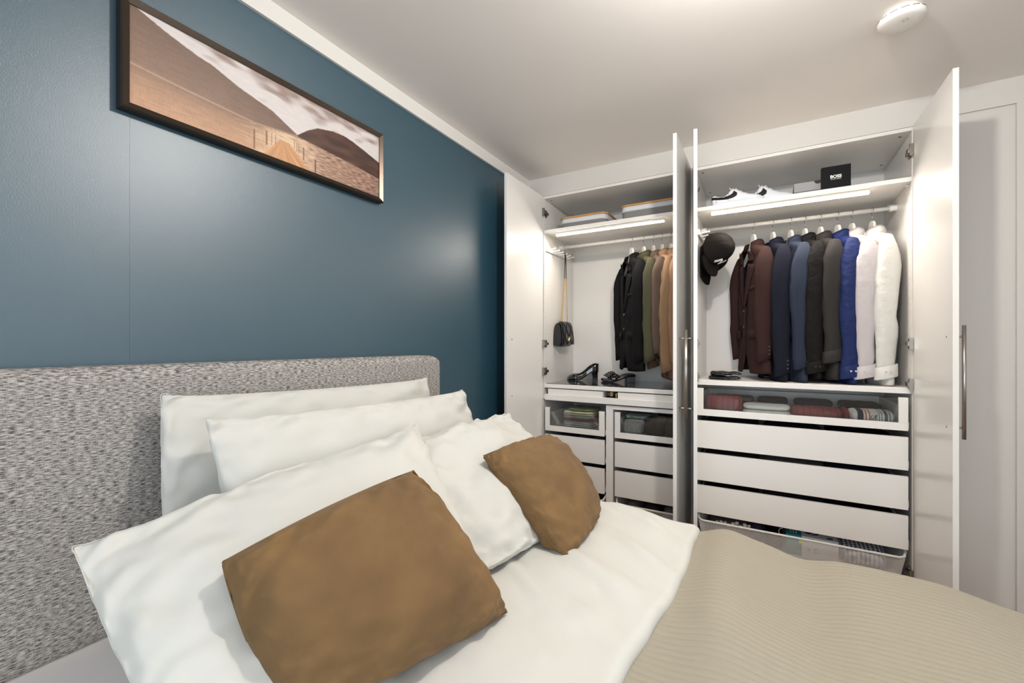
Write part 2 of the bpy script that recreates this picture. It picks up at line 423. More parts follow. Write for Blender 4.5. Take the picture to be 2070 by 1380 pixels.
def drawer(parent, x0, x1, z0, z1, glass=False, depth=.50, hh=.0):
    d = G(); yf = -.021
    if glass:
        m = .038
        d.box(x0, x1, yf, -.003, z0, z0+m).box(x0, x0+m-.002, yf, -.003, z0+m, z1).box(x1-m+.002, x1, yf, -.003, z0+m, z1)
    else:
        d.box(x0, x1, yf, -.003, z0, z1)
    o = build(d, 'drawer', 'white_edge', parent, bevel=.0012)
    if glass:
        p = build(G().box(x0+m-.004, x1-m+.004, yf+.006, yf+.010, z0+m-.004, z1-.003), 'glass_pane', 'glass', o)
        p['label'] = 'clear glass pane in the drawer front'
    zt = z0+(z1-z0)*.72
    b = G().box(x0+.008, x0+.020, -.003, depth, z0+.004, zt).box(x1-.020, x1-.008, -.003, depth, z0+.004, zt)
    b.box(x0+.020, x1-.020, depth-.012, depth, z0+.004, zt).box(x0+.020, x1-.020, -.003, depth-.012, z0+.010, z0+.018)
    build(b, 'drawer_box', 'white_metal', o)
    for xa, xb in ((x0-.0075, x0-.001), (x1+.001, x1+.0075)):
        build(G().box(xa, xb, .004, .5, z0+.006, z0+.04), 'drawer_runner', 'white_metal', o)
    return o

def mesh_basket(parent, x0, x1, z1, z0, depth=.48):
    """white wire basket: bent rim tube, diagonal wire mesh walls"""
    yf = -.016; r = .006
    rim = [(x0+.004, .46, z1+.028), (x0+.004, .03, z1+.028), (x0+.004, yf+.03, z1+.022), (x0+.012, yf+.008, z1+.006), (x0+.03, yf, z1),
           (x1-.03, yf, z1), (x1-.012, yf+.008, z1+.006), (x1-.004, yf+.03, z1+.022), (x1-.004, .03, z1+.028), (x1-.004, .46, z1+.028)]
    o = build(G().tube(rim, r, 10, closed=True), 'basket', 'white_metal', parent, smooth=True)
    o['label'] = 'white wire mesh pull-out basket'
    ins = .028; g = G(); t = .0007
    def wire(a, b):
        a, b = Vector(a), Vector(b); d = (b-a).normalized(); u = d.orthogonal().normalized()*t; w_ = d.cross(u)
        g.add([a+u, a+w_, a-u, a-w_, b+u, b+w_, b-u, b-w_], [(0, 1, 5, 4), (1, 2, 6, 5), (2, 3, 7, 6), (3, 0, 4, 7)])
    def panel(P00, P10, P01, P11, L, hgt, step=.0066):
        P00, P10, P01, P11 = map(Vector, (P00, P10, P01, P11))
        def P(a, b): return (P00*(1-a)+P10*a)*(1-b)+(P01*(1-a)+P11*a)*b
        k = hgt; n = int((L+k)/step)
        for i in range(n):
            s0 = i*step-k
            for sg in (1, -1):
                a0, a1, b0, b1 = s0, s0+k, 0, 1
                if a0 < 0: b0 = -a0/k; a0 = 0
                if a1 > L: b1 = 1-(a1-L)/k; a1 = L
                if b1 <= b0: continue
                if sg > 0: wire(P(a0/L, b0), P(a1/L, b1))
                else: wire(P(1-a0/L, b0), P(1-a1/L, b1))
    D = .45
    panel((x0+.01, yf, z1), (x1-.01, yf, z1), (x0+ins, yf+.02, z0), (x1-ins, yf+.02, z0), x1-x0-.02, z1-z0)
    panel((x0+.006, yf, z1+.02), (x0+.006, D, z1+.02), (x0+ins, yf+.02, z0), (x0+ins, D, z0), D, z1-z0, .012)
    panel((x1-.006, yf, z1+.02), (x1-.006, D, z1+.02), (x1-ins, yf+.02, z0), (x1-ins, D, z0), D, z1-z0, .012)
    w = build(g, 'wire_mesh', 'white_metal', o, fixn=False); w['kind'] = 'stuff'
    b = build(G().box(x0+ins, x1-ins, yf+.02, D, z0-.002, z0), 'basket_floor', 'white_metal', o)
    return o

WL = carcass(.114, 1.131, 1.010, 'open white wardrobe beside the blue wall, women\'s clothes and split drawers')
WR = carcass(1.133, 2.150, 1.080, 'open white wardrobe on the right with full-width drawers and suits')
door(WL, 'door', .114, -1, 0, -1, None)
door(WL, 'door', 1.108, 1, 0, 1, None)
door(WR, 'door', 1.134, -1, 7.6, -1, None)
door(WR, 'door', 2.1325, 1, 0, 1, None)
for z in (2.243, 1.300, 1.101, .17): hinge(WL, .132, z, 1); hinge(WL, 1.113, z, -1); hinge(WR, 1.151, z, 1); hinge(WR, 2.132, z, -1)
# right wardrobe drawers
drawer(WR, 1.158, 2.115, .873, 1.035, True)
for z0, z1 in ((.680, .842), (.486, .649), (.291, .456)): drawer(WR, 1.158, 2.115, z0, z1)
mesh_basket(WR, 1.158, 2.115, .247, .13)
# left wardrobe: glass top, pull-out tray, narrow drawers, inner frame, baskets
o = build(G().box(.140, 1.107, .022, .545, 1.0101, 1.014), 'glass_top', 'smoked', WL); o['label'] = 'glossy dark glass shelf top'
tray = build(G().box(.150, 1.105, -.021, -.003, .899, .940).box(.150, 1.105, -.003, .5, .912, .920).box(.132, .150, -.012, .5, .905, .935), 'pull_out_tray', 'white_edge', WL, bevel=.001)
for x0, x1 in ((.164, .571), (.672, 1.09)):
    b = G().box(x0, x1, .0, .012, .921, .978).box(x0, x1, .42, .432, .921, .978).box(x0, x0+.012, .012, .42, .921, .978).box(x1-.012, x1, .012, .42, .921, .978).box(x0, x1, .0, .43, .9205, .926)
    i = build(b, 'tray_insert', 'grey_fabric' if False else 'white', tray)
g = G().box(.592, .640, .0, .52, .08, .864).box(.592, 1.113, .0, .52, .864, .889)
build(g, 'inner_frame', 'white_edge', WL, bevel=.001)
drawer(WL, .150, .586, .681, .847, True)
drawer(WL, .657, 1.095, .681, .850, True)
for z0, z1 in ((.492, .655), (.298, .464)):
    drawer(WL, .150, .586, z0, z1); drawer(WL, .657, 1.095, z0, z1)
mesh_basket(WL, .150, .586, .247, .13); mesh_basket(WL, .657, 1.095, .247, .13)

def hook_rail(parent, x, y0, y1, n, z0=1.972, z1=2.006):
    o = build(G().box(x, x+.012, y0, y1, z0, z1), 'hook_rail', 'plastic_white', parent, bevel=.003)
    o['label'] = 'white pull-out peg rail on the side panel'
    for k in range(n):
        y = y0+.03+(y1-y0-.06)*k/(n-1)
        g = G().tube([(x+.012, y, z0+.012), (x+.062, y, z0+.018), (x+.0625, y, z0+.018), (x+.067, y, z0+.019)], [.0042, .0042, .008, .008], 10)
        build(g, 'peg', 'plastic_white', o, smooth=False)
hook_rail(WL, .132, .02, .44, 6)
hook_rail(WR, 1.151, .06, .46, 5)

# ------------------------------------------------------------------ ceiling detector
t = thing('smoke_detector', 'round white smoke alarm on the ceiling', 'smoke alarm', (1.935, -.752, 2.50))
build(G().lathe([(0, 0), (.055, 0), (.055, -.010), (.058, -.012)], 40), 'base', 'detector', t, local=True, smooth=True)
build(G().lathe([(.058, -.012), (.066, -.014), (.069, -.022), (.066, -.033), (.055, -.038), (.03, -.040), (0, -.0405)], 48), 'cover', 'detector', t, local=True, smooth=True)
for k in range(14):
    a0 = 2*PI*k/14; g = G(); A = [[((.0692)*math.cos(a0+a), .0692*math.sin(a0+a), z) for a in np.linspace(0, .33, 5)] for z in (-.0195, -.0215)]
    build(g.grid(A), 'vent_slot', 'print_black', t, local=True)
A = [[(rr*math.cos(a)+.006, rr*math.sin(a)-.02, -.0412) for a in np.linspace(0, 2*PI, 24, endpoint=False)] for rr in (.0085, .0075)]
build(G().grid(A, closed_u=True), 'button_ring', 'print_black', t, local=True)

# ------------------------------------------------------------------ picture on the blue wall
Y0, Y1, Z0, Z1 = -2.349, -1.434, 1.929, 2.236
pt = thing('framed_picture', 'long framed sepia print of a lake jetty and hills on blue wall', 'picture', (0.0, (Y0+Y1)/2, Z0))
g = G(); fw = .020
def fr(y0, y1, z0, z1, x): return [(x, y0, z0), (x, y1, z0), (x, y1, z1), (x, y0, z1)]
loops = [fr(Y0, Y1, Z0, Z1, .001), fr(Y0, Y1, Z0, Z1, .030), fr(Y0+.004, Y1-.004, Z0+.004, Z1-.004, .035), fr(Y0+fw, Y1-fw, Z0+fw, Z1-fw, .028), fr(Y0+fw, Y1-fw, Z0+fw, Z1-fw, .012)]
V = [p for l in loops for p in l]
for k in range(4):
    for i in range(4):
        j = (i+1) % 4; g.add([loops[k][i], loops[k][j], loops[k+1][j], loops[k+1][i]], [(0, 1, 2, 3)], 1 if k == 0 else 0)
build(g, 'frame', ['frame', 'frame_edge'], pt, fixn=False)
def lerp_poly(pts, y):
    for (a, b), (c, d) in zip(pts, pts[1:]):
        if a <= y <= c: return b+(d-b)*(y-a)/(c-a)
    return pts[0][1] if y < pts[0][0] else pts[-1][1]
ridge = [(-2.34, 2.232), (-2.309, 2.214), (-2.244, 2.19), (-2.164, 2.168), (-2.129, 2.164), (-2.046, 2.135), (-1.936, 2.11), (-1.841, 2.064)]
hill = [(-1.841, 2.066), (-1.80, 2.10), (-1.758, 2.126), (-1.687, 2.143), (-1.64, 2.146), (-1.596, 2.140), (-1.528, 2.124), (-1.44, 2.100)]
streak = [(-2.34, 2.06), (-2.181, 2.050), (-1.995, 2.042), (-1.841, 2.060)]
shore = [(-1.841, 2.060), (-1.60, 2.046), (-1.44, 2.030)]
posts = [(-1.999, 1.956, 2.020, .006), (-1.956, 1.984, 2.032, .005), (-1.938, 1.992, 2.034, .003), (-1.925, 1.998, 2.034, .0025), (-1.855, 2.01, 2.037, .002), (-1.845, 2.004, 2.036, .003), (-1.837, 1.998, 2.034, .003), (-1.817, 1.982, 2.029, .004), (-1.768, 1.952, 2.001, .006)]
def art(y, z):
    n1 = nz(y, z*3, 0, 14); n2 = nz(y, z*6, 3, 60); n3 = nz(y*1, z*7, 9, 25)
    def mixc(a, b, t): t = max(0, min(1, t)); return tuple(a[i]*(1-t)+b[i]*t for i in range(3))
    # sky
    cl = lerp_poly([(-2.3, 2.26), (-2.07, 2.205), (-1.925, 2.19), (-1.75, 2.175), (-1.6, 2.19), (-1.44, 2.20)], y)
    sky = mixc((238, 228, 222), (158, 132, 120), .5+(z-cl)*22+n1*1.6)
    sky = mixc(sky, (214, 210, 214), .25+.4*n3)
    c = sky
    if y < -1.841:
        r = lerp_poly(ridge, y)+n2*.0012
        m_ = mixc((124, 98, 82), (158, 122, 98), (r-z)*5+.25*n3); c = mixc(c, m_, (r-z)/.0022+.5)
        st = lerp_poly(streak, y)
        c = mixc(c, mixc((166, 128, 100), (206, 156, 118), (st-z)*10+.4*n3), (st-z)/.03)
        c = mixc(c, (232, 192, 156), .55*math.exp(-((z-st)/.0028)**2))
    else:
        h = lerp_poly(hill, y)+n2*.001; sh = lerp_poly(shore, y)
        c = mixc(c, mixc((66, 42, 34), (104, 68, 52), .4+n1+(y+1.7)*-.8), (h-z)/.002+.5)
        c = mixc(c, mixc((206, 168, 142), (124, 92, 78), .40+nz(y, z*9, 9, 40)*1.2+(y+1.7)*1.1), (sh-z)/.002+.5)
    # light water round the jetty
    if z < lerp_poly(streak if y < -1.841 else shore, y)-.003:
        d = abs(y+1.89)/.16; c = mixc((240, 206, 172), c, d+.6*n3)
    # jetty
    if z < 2.022:
        k = (2.026-z)/.075; yl = -1.905-.062*k; yr = -1.880+.085*k
        if yl < y < yr: c = mixc((226, 172, 122), (198, 142, 96), .5+nz((y+1.9)/max(k, .1), 0, 4, 55)*1.4)
    for (py, z0, z1, wd) in posts:
        if abs(y-py) < wd*.5 and z0 < z < z1: c = (150, 102, 70) if py < -1.9 else (120, 82, 62)
    if y < -1.9 and z < lerp_poly(ridge, y):
        c = mixc(c, (96, 72, 58), .25*max(0, nz(y*1, z*.08, 5, 900)))
    return c
ny, nx = 150, 440
Yg = np.linspace(Y0+fw, Y1-fw, nx); Zg = np.linspace(Z0+fw, Z1-fw, ny)
A = np.zeros((ny, nx, 3)); A[..., 0] = .024; A[..., 1] = Yg[None, :]; A[..., 2] = Zg[:, None]
pr = build(G().grid(A), 'print', 'white', pt, fixn=False)
ca = pr.data.color_attributes.new('print', 'FLOAT_COLOR', 'POINT')
ca.data.foreach_set('color', [x for z in Zg for y in Yg for x in lin(tuple(q*.86 for q in art(float(y), float(z))))])
pm = pbr('canvas_print', (160, 130, 100), .5, bump=(420, .25, .0008)); nt = pm.node_tree
an = nt.nodes.new('ShaderNodeVertexColor'); an.layer_name = 'print'; nt.links.new(an.outputs[0], nt.nodes['Principled BSDF'].inputs['Base Color'])
pr.data.materials.clear(); pr.data.materials.append(pm)
pr['label'] = 'sepia lake and jetty print on canvas'
build(G().box(.002, .022, Y0+.01, Y1-.01, Z0+.01, Z1-.01), 'backing_board', 'frame_edge', pt)

# ------------------------------------------------------------------ bed
bed = thing('bed', 'upholstered bed with grey melange headboard against the blue wall', 'bed', (1.1, -2.0, 0))
# headboard: rounded top corners and soft edge
def headboard():
    y0, y1, z0, z1, R = -2.95, -1.105, .10, 1.243, .085
    out = [(y0, z0), (y1, z0)]
    for k in range(9):
        a = k/8*PI/2; out.append((y1-R+R*math.cos(a), z1-R+R*math.sin(a)))
    for k in range(9):
        a = PI/2+k/8*PI/2; out.append((y0+R+R*math.cos(a), z1-R+R*math.sin(a)))
    out = np.array(out); c = out.mean(0); rings = []
    e = .035
    def inset(d):
        q = []
        for (y, z) in out:
            yy = min(max(y, y0+d), y1-d); zz = min(max(z, z0+d*.3), z1-d)
            q.append((yy, zz))
        return q
    prof = [(.005, 0.0), (.100-e, 0.0)]+[(.100-e+e*math.sin(a), e*(1-math.cos(a))) for a in np.linspace(.2, PI/2, 7)]
    for x, d in prof: rings.append([(x, y, z) for y, z in inset(d)])
    g = G().grid(rings, closed_u=True); n = len(out)
    g.add(rings[-1], [tuple(range(n))]); g.add(rings[0], [tuple(range(n))[::-1]])
    o = build(g, 'headboard', 'headboard', bed, smooth=True)
    md = o.modifiers.new('es', 'EDGE_SPLIT'); md.split_angle = math.radians(50)
headboard()
build(G().box(.102, 2.20, -2.92, -1.12, .09, .34), 'bed_base', 'headboard', bed, bevel=.01)
for x in (.16, 2.14):
    for y in (-2.85, -1.19): build(G().box(x-.03, x+.03, y-.03, y+.03, 0, .09), 'leg', 'frame_edge', bed, bevel=.003)
g = G().box(.106, 2.19, -2.91, -1.125, .341, .590)
g.v = [(x, y, z-(.05 if (x > 1.5 and z > .5) else 0)) for x, y, z in g.v]
m = build(g, 'mattress', 'sheet', None, bevel=.03, smooth=True, org=(1.1, -2.0, .341)); tag(m, 'thick mattress in a fitted white sheet below the pillows', 'mattress')

def smooth01(t): t = np.clip(t, 0, 1); return t*t*(3-2*t)
def throw():
    Ye = -1.065; R = .05
    def ypath(s):
        if s < 0: return Ye-R+s, 0.0
        if s < R*PI/2: a = s/R; return Ye-R+R*math.sin(a), -(R-R*math.cos(a))
        return Ye+.02*math.sin(s*9), -R-(s-R*PI/2)
    rows = list(np.arange(-1.15, .40, .0026)); rows = list(np.arange(-1.85, -1.15, .03))+rows
    xs = np.concatenate([np.linspace(1.18, 2.13, 96), 2.13+.06*np.sin(np.linspace(.1, PI/2, 6)), [2.195]*6])
    zx = np.concatenate([np.zeros(96), -.06*(1-np.cos(np.linspace(.1, PI/2, 6))), -.06-np.linspace(.03, .3, 6)])
    pitch = .0205; A = []
    for s in rows:
        row = []
        for x, dz in zip(xs, zx):
            wob = .006*math.sin(x*9+1)+.010*nz(x, s, 0, 2.2)
            y, dy = ypath(s)
            f = abs(math.sin(PI*(s+wob*.6)/pitch))**.45
            rib = .0030*f if s > -1.2 else .0028
            hx = math.exp(-((x-1.44)/.10)**2)
            z = .606-.010*smooth01((x-1.5)/.5)-.035*smooth01((x-1.92)/.25)
            z += .026*math.exp(-((x-1.38)/.07)**2)*math.exp(-((s+.10)/.35)**2)
            z += .018*math.exp(-((x-1.50-.10*math.sin(s*3))/.07)**2)*math.exp(-((s+.35)/.4)**2) - .016*math.exp(-((x-1.62)/.06)**2)*math.exp(-((s+.2)/.35)**2)
            fy = 1-smooth01((-.55-s)/.5); z += fy*(.015*math.exp(-((x-1.42-.06*nz(s, 0, 0, 2))/.08)**2)-.007*math.exp(-((x-1.60-.05*nz(s, 3, 0, 2))/.08)**2))
            z += .012*nz(x, s, 1, 3.5)
            nrm = rib if dy > -R else 0
            yy = y+(rib if dy <= -R*.5 else 0)
            row.append((x, yy, z+dy+dz+nrm))
        A.append(row)
    o = build(G().grid(A), 'throw_blanket', 'throw', None, smooth=True, fixn=False, org=(1.65, -1.9, .60))
    tag(o, 'beige ribbed throw blanket covering the foot of the bed', 'blanket')
throw()
def duvet():
    Ye = -1.060; R = .06
    def ypath(s):
        if s < 0: return Ye-R+s, 0.0
        if s < R*PI/2: a = s/R; return Ye-R+R*math.sin(a), -(R-R*math.cos(a))
        return Ye+.01, -R-(s-R*PI/2)
    rows = np.arange(-1.85, .34, .012); r = .022
    A = []
    for s in rows:
        y, dy = ypath(s); x1 = 1.305-.05*smooth01((-1.15-y)/.9)+.008*math.sin(y*7)+.006*nz(y, 0, 3, 6)
        us = np.linspace(0, 1, 80); row = []
        for u in us:
            x = .60+(x1-r-.60)*u; z = .645-.012*u*u
            # folds fanning out from under the pillows
            q = (x-.6)*.55+(y+1.6)*.85
            z += .016*abs(nz(q*3.3+4, (x-y)*.5, 12, 3.0))+.014*nz(q*2.6, (x-.6)*.7, 2, 4)+.018*max(0, nz(q*6, (x+y)*.8, 7, 3.2))+.004*nz(x, y, 3, 10)
            z += .012*math.exp(-((x-.93)/.1)**2-((y+1.15)/.15)**2)
            ed = 1-smooth01((u-.80)/.2)
            z = .632+(z-.632)*(.35+.65*ed)
            z -= .05*smooth01((.16-u)/.16)
            row.append((x, y+.004*nz(x, 0, 5, 9), z+dy))
        zb = row[-1][2]
        for a in np.linspace(.25, PI, 10): row.append((x1-r+r*math.sin(a), row[79][1], zb-r+r*math.cos(a)))
        row.append((x1-r-.10, row[79][1], zb-2*r))
        A.append(row)
    o = build(G().grid(A), 'duvet', 'linen', None, smooth=True, fixn=False, org=(.95, -1.9, .60), solid=.006)
    tag(o, 'white duvet folded back over the beige throw', 'duvet')
duvet()

# ------------------------------------------------------------------ pillows: small inflated-cloth simulation
def inflate(W, Hh, n=44, iters=340, p=.0011, seed=0, comp=.25, sag=0):
    rng = np.random.RandomState(seed)
    nx = n; ny = max(12, int(n*Hh/W)); X, Y = np.meshgrid(np.linspace(-W/2, W/2, nx), np.linspace(-Hh/2, Hh/2, ny))
    P = np.stack([np.stack([X, Y, np.full_like(X, z)], -1) for z in (.004, -.004)])
    uu, vv = X/(W/2), Y/(Hh/2); q = 1-.045*np.clip(np.abs(uu*vv), 0, 1)**5
    P[..., 0] *= q; P[..., 1] *= q; rest = P[0].copy()
    P[..., 2] += rng.normal(0, .0008, P.shape[:3]); V = np.zeros_like(P)
    dx, dy = W/(nx-1), Hh/(ny-1)
    ed = [((slice(None), slice(0, -1)), (slice(None), slice(1, None)), dx), ((slice(0, -1), slice(None)), (slice(1, None), slice(None)), dy),
          ((slice(0, -1), slice(0, -1)), (slice(1, None), slice(1, None)), math.hypot(dx, dy)), ((slice(0, -1), slice(1, None)), (slice(1, None), slice(0, -1)), math.hypot(dx, dy)),
          ((slice(None), slice(0, -2)), (slice(None), slice(2, None)), 2*dx), ((slice(0, -2), slice(None)), (slice(2, None), slice(None)), 2*dy)]
    ed = [(a, b, np.linalg.norm(rest[b]-rest[a], axis=-1)[None, ..., None]) for a, b, _ in ed]
    for it in range(iters):
        du = np.zeros_like(P); dv = np.zeros_like(P)
        du[:, :, 1:-1] = P[:, :, 2:]-P[:, :, :-2]; dv[:, 1:-1] = P[:, 2:]-P[:, :-2]
        N = np.cross(du, dv); N[1] *= -1; L = np.linalg.norm(N, axis=-1, keepdims=True)+1e-9; N /= L
        pr_ = p*(1-.5*it/iters)
        old = P.copy(); P = P+V*.9+N*pr_
        for sub in range(4):
            D = np.zeros_like(P); C = np.zeros(P.shape[:3]+(1,))
            for k, (a, b, L0) in enumerate(ed):
                A_ = P[(slice(None),)+a]; B_ = P[(slice(None),)+b]; d = B_-A_; l = np.linalg.norm(d, axis=-1, keepdims=True)+1e-9
                e = (l-L0)/l; kk = 1.0 if k < 2 else (.6 if k < 4 else .12)
                e = np.where(e > 0, e*(kk if k < 4 else .05), e*(comp if k < 4 else .12))
                D[(slice(None),)+a] += .5*e*d; D[(slice(None),)+b] -= .5*e*d
                C[(slice(None),)+a] += .5; C[(slice(None),)+b] += .5
            P = P+D/C*1.1
            for sl in ((slice(None), 0), (slice(None), -1), (0, slice(None)), (-1, slice(None))):
                m_ = (P[0][sl]+P[1][sl])/2; m_[..., 2] *= .8; P[0][sl] = m_; P[1][sl] = m_
        V = (P-old)*.85
    return P
def pillow(name, corners, size, thick, mat, label, cat, seed=0, n=44, n_up=None, seam=True, group=None, comp=.25, noise_amp=0.0, sag=0.0, pipe=.0035, pucker=.010):
    """corners: world TL, TR, BR, BL as seen from the front"""
    TL, TR, BR, BL = [np.array(c) for c in corners]
    P = inflate(size[0], size[1], n, seed=seed, comp=comp)
    a = abs(P[0][-1, -1, 0]-P[0][-1, 0, 0])/2; b = abs(P[0][-1, -1, 1]-P[0][0, -1, 1])/2
    T = P[0, ..., 2].max(); sc = thick/2/T
    u = (P[..., 0]/a+1)/2; v = (P[..., 1]/b+1)/2; u = u[..., None]; v = v[..., None]
    Q = (BL*(1-u)+BR*u)*(1-v)+(TL*(1-u)+TR*u)*v
    ex = (TR+BR-TL-BL); ey = (TL+TR-BL-BR); nrm = np.cross(ex, ey); nrm /= np.linalg.norm(nrm)
    if nrm[0] < 0: nrm = -nrm
    Q = Q+nrm*(P[..., 2:3]*sc)
    if sag: # whole pillow bows backwards
        Q = Q-nrm*sag*(1-(2*u-1)**2)*(1-(2*v-1)**2)
    if noise_amp:
        for s_ in range(2):
            for j in range(Q.shape[1]):
                for i in range(Q.shape[2]):
                    q = Q[s_, j, i]; k = nz(q[0]+seed, q[1]*1.4, q[2]*.8, 7)*noise_amp+nz(q[0]*2+seed, q[1]*.8, q[2]*2, 14)*noise_amp*.45
                    uu, vv = 2*i/(Q.shape[2]-1)-1, 2*j/(Q.shape[1]-1)-1; e_ = 1-max(abs(uu), abs(vv))
                    al = q @ ex/np.linalg.norm(ex) if abs(vv) > abs(uu) else q @ ey/np.linalg.norm(ey)
                    pk = nz(al*1.0+seed*7, e_*.25, s_*3.0, 26)+.5*nz(al+seed*3, e_*.3, 5, 55)
                    k += pucker*pk*(math.exp(-e_/.30)-math.exp(-e_/.03))*1.6
                    k += pucker*.8*nz((uu+vv)*.8+seed, (uu-vv)*3.2, s_, 1.6)*math.exp(-(1.35-min(1.35, abs(uu)+abs(vv)))/.45)*(1-math.exp(-e_/.05))
                    Q[s_, j, i] = q+nrm*k
    ny_, nx_ = Q.shape[1:3]
    g = G().grid(Q[0]); g.grid(Q[1], flip=True)
    c0 = (TL+TR+BL+BR)/4; c0[2] = min(BL[2], BR[2])
    me = bpy.data.meshes.new(name); t = thing(name, label, cat, tuple(c0), group=group)
    V = [(x-c0[0], y-c0[1], z-c0[2]) for x, y, z in g.v]; me.from_pydata(V, [], g.f); me.materials.append(M[mat])
    bm = bmesh.new(); bm.from_mesh(me); bmesh.ops.remove_doubles(bm, verts=bm.verts, dist=.0004); bmesh.ops.recalc_face_normals(bm, faces=bm.faces); bm.to_mesh(me); bm.free()
    me.polygons.foreach_set('use_smooth', [True]*len(me.polygons))
    o = link('cover', me, t); md = o.modifiers.new('s', 'SUBSURF'); md.levels = 1; md.render_levels = 1
    if seam:
        B = list(Q[0][0, :])+list(Q[0][1:, -1])+list(Q[0][-1, ::-1][1:])+list(Q[0][::-1, 0][1:-1])
        B2 = [B[0]]
        for q in B[1:]:
            if np.linalg.norm(q-B2[-1]) > .006: B2.append(q)
        sg = G().tube([tuple(p-c0) for p in B2], pipe*.3, 5, closed=True); build(sg, 'seam', mat, t, smooth=True, local=True)
    return t
pillow('pillow', [(.165, -2.309, 1.172), (.165, -1.305, 1.148), (.23, -1.30, .60), (.23, -2.33, .60)], (.98, .60), .13, 'linen',
       'tall white pillow at the back, leaning on the headboard', 'pillow', 1, n=66, noise_amp=.009, pucker=.015)
pillow('pillow', [(.31, -2.275, 1.118), (.34, -1.262, 1.096), (.42, -1.16, .62), (.43, -2.22, .62)], (.98, .58), .13, 'linen',
       'white pillow second from the headboard, in front of the back one', 'pillow', 2, n=66, noise_amp=.009, pucker=.015)
pillow('pillow', [(.38, -2.531, .918), (.46, -1.692, 1.022), (.86, -1.87, .665), (.80, -2.52, .67)], (.84, .56), .15, 'linen',
       'large white pillow behind the nearer brown cushion, cocked to the left', 'pillow', 3, n=66, noise_amp=.014, pucker=.016)
pillow('pillow', [(.44, -1.80, .95), (.49, -1.15, .982), (.93, -1.17, .672), (.84, -1.86, .672)], (.72, .56), .14, 'linen',
       'rumpled white pillow behind the farther brown cushion', 'pillow', 4, n=66, noise_amp=.022, pucker=.020)
pillow('cushion', [(.660, -2.409, .909), (.760, -2.023, .990), (.974, -1.929, .658), (.808, -2.374, .662)], (.46, .46), .23, 'velvet',
       'brown velvet cushion nearest the camera, on the large white pillow', 'cushion', 5, n=60, noise_amp=.010, pucker=.017)
pillow('cushion', [(.679, -1.598, .921), (.736, -1.172, .912), (.958, -1.209, .650), (.98, -1.589, .640)], (.46, .46), .22, 'velvet',
       'brown velvet cushion farther away, leaning by the wardrobe side', 'cushion', 6, n=60, noise_amp=.010, pucker=.019)

# ------------------------------------------------------------------ hangers and garments
HZ = 1.985   # top of the wooden part of a hanger
def hanger_proto():
    t = thing('clothes_hanger', 'x', 'hanger', (0, 0, HZ))
    pts = [(0, 0, -.01), (0, 0, .025), (.004, 0, .036)]
    for k in range(11):
        a = math.radians(-75+k*28); pts.append((.0155*math.sin(a)*-1*-1, 0, .058+.0165*math.cos(a+PI) * -1 if False else .0585+.0165*math.cos(PI-a*1.0)))
    pts = [(0, 0, -.01), (0, 0, .030)]
    for k in range(12):
        a = math.radians(250-k*25)   # clockwise around the rail, open on one side
        pts.append((.0165*math.cos(a), 0, .058+.0165*math.sin(a)))
    build(G().tube(pts, .0014, 6), 'hook', 'chrome', t, local=True, smooth=True)
    half = [(.0, .0), (.012, -.0015), (.022, -.009), (.029, -.024), (.034, -.042), (.046, -.064), (.075, -.098), (.12, -.130), (.155, -.160), (.162, -.174), (.152, -.180), (.115, -.150), (.07, -.122), (.03, -.100), (0, -.094)]
    poly = [(x, z) for x, z in half]+[(-x, z) for x, z in half[::-1][1:-1]]
    build(G().prism(poly, -.006, .006, 'xz'), 'shoulder_bar', 'hanger', t, local=True, bevel=0)
    return t
def sup(lx, a, b, e=2.4): return b*max(0., 1-min(1, abs(lx)/a)**e)**(1/e)

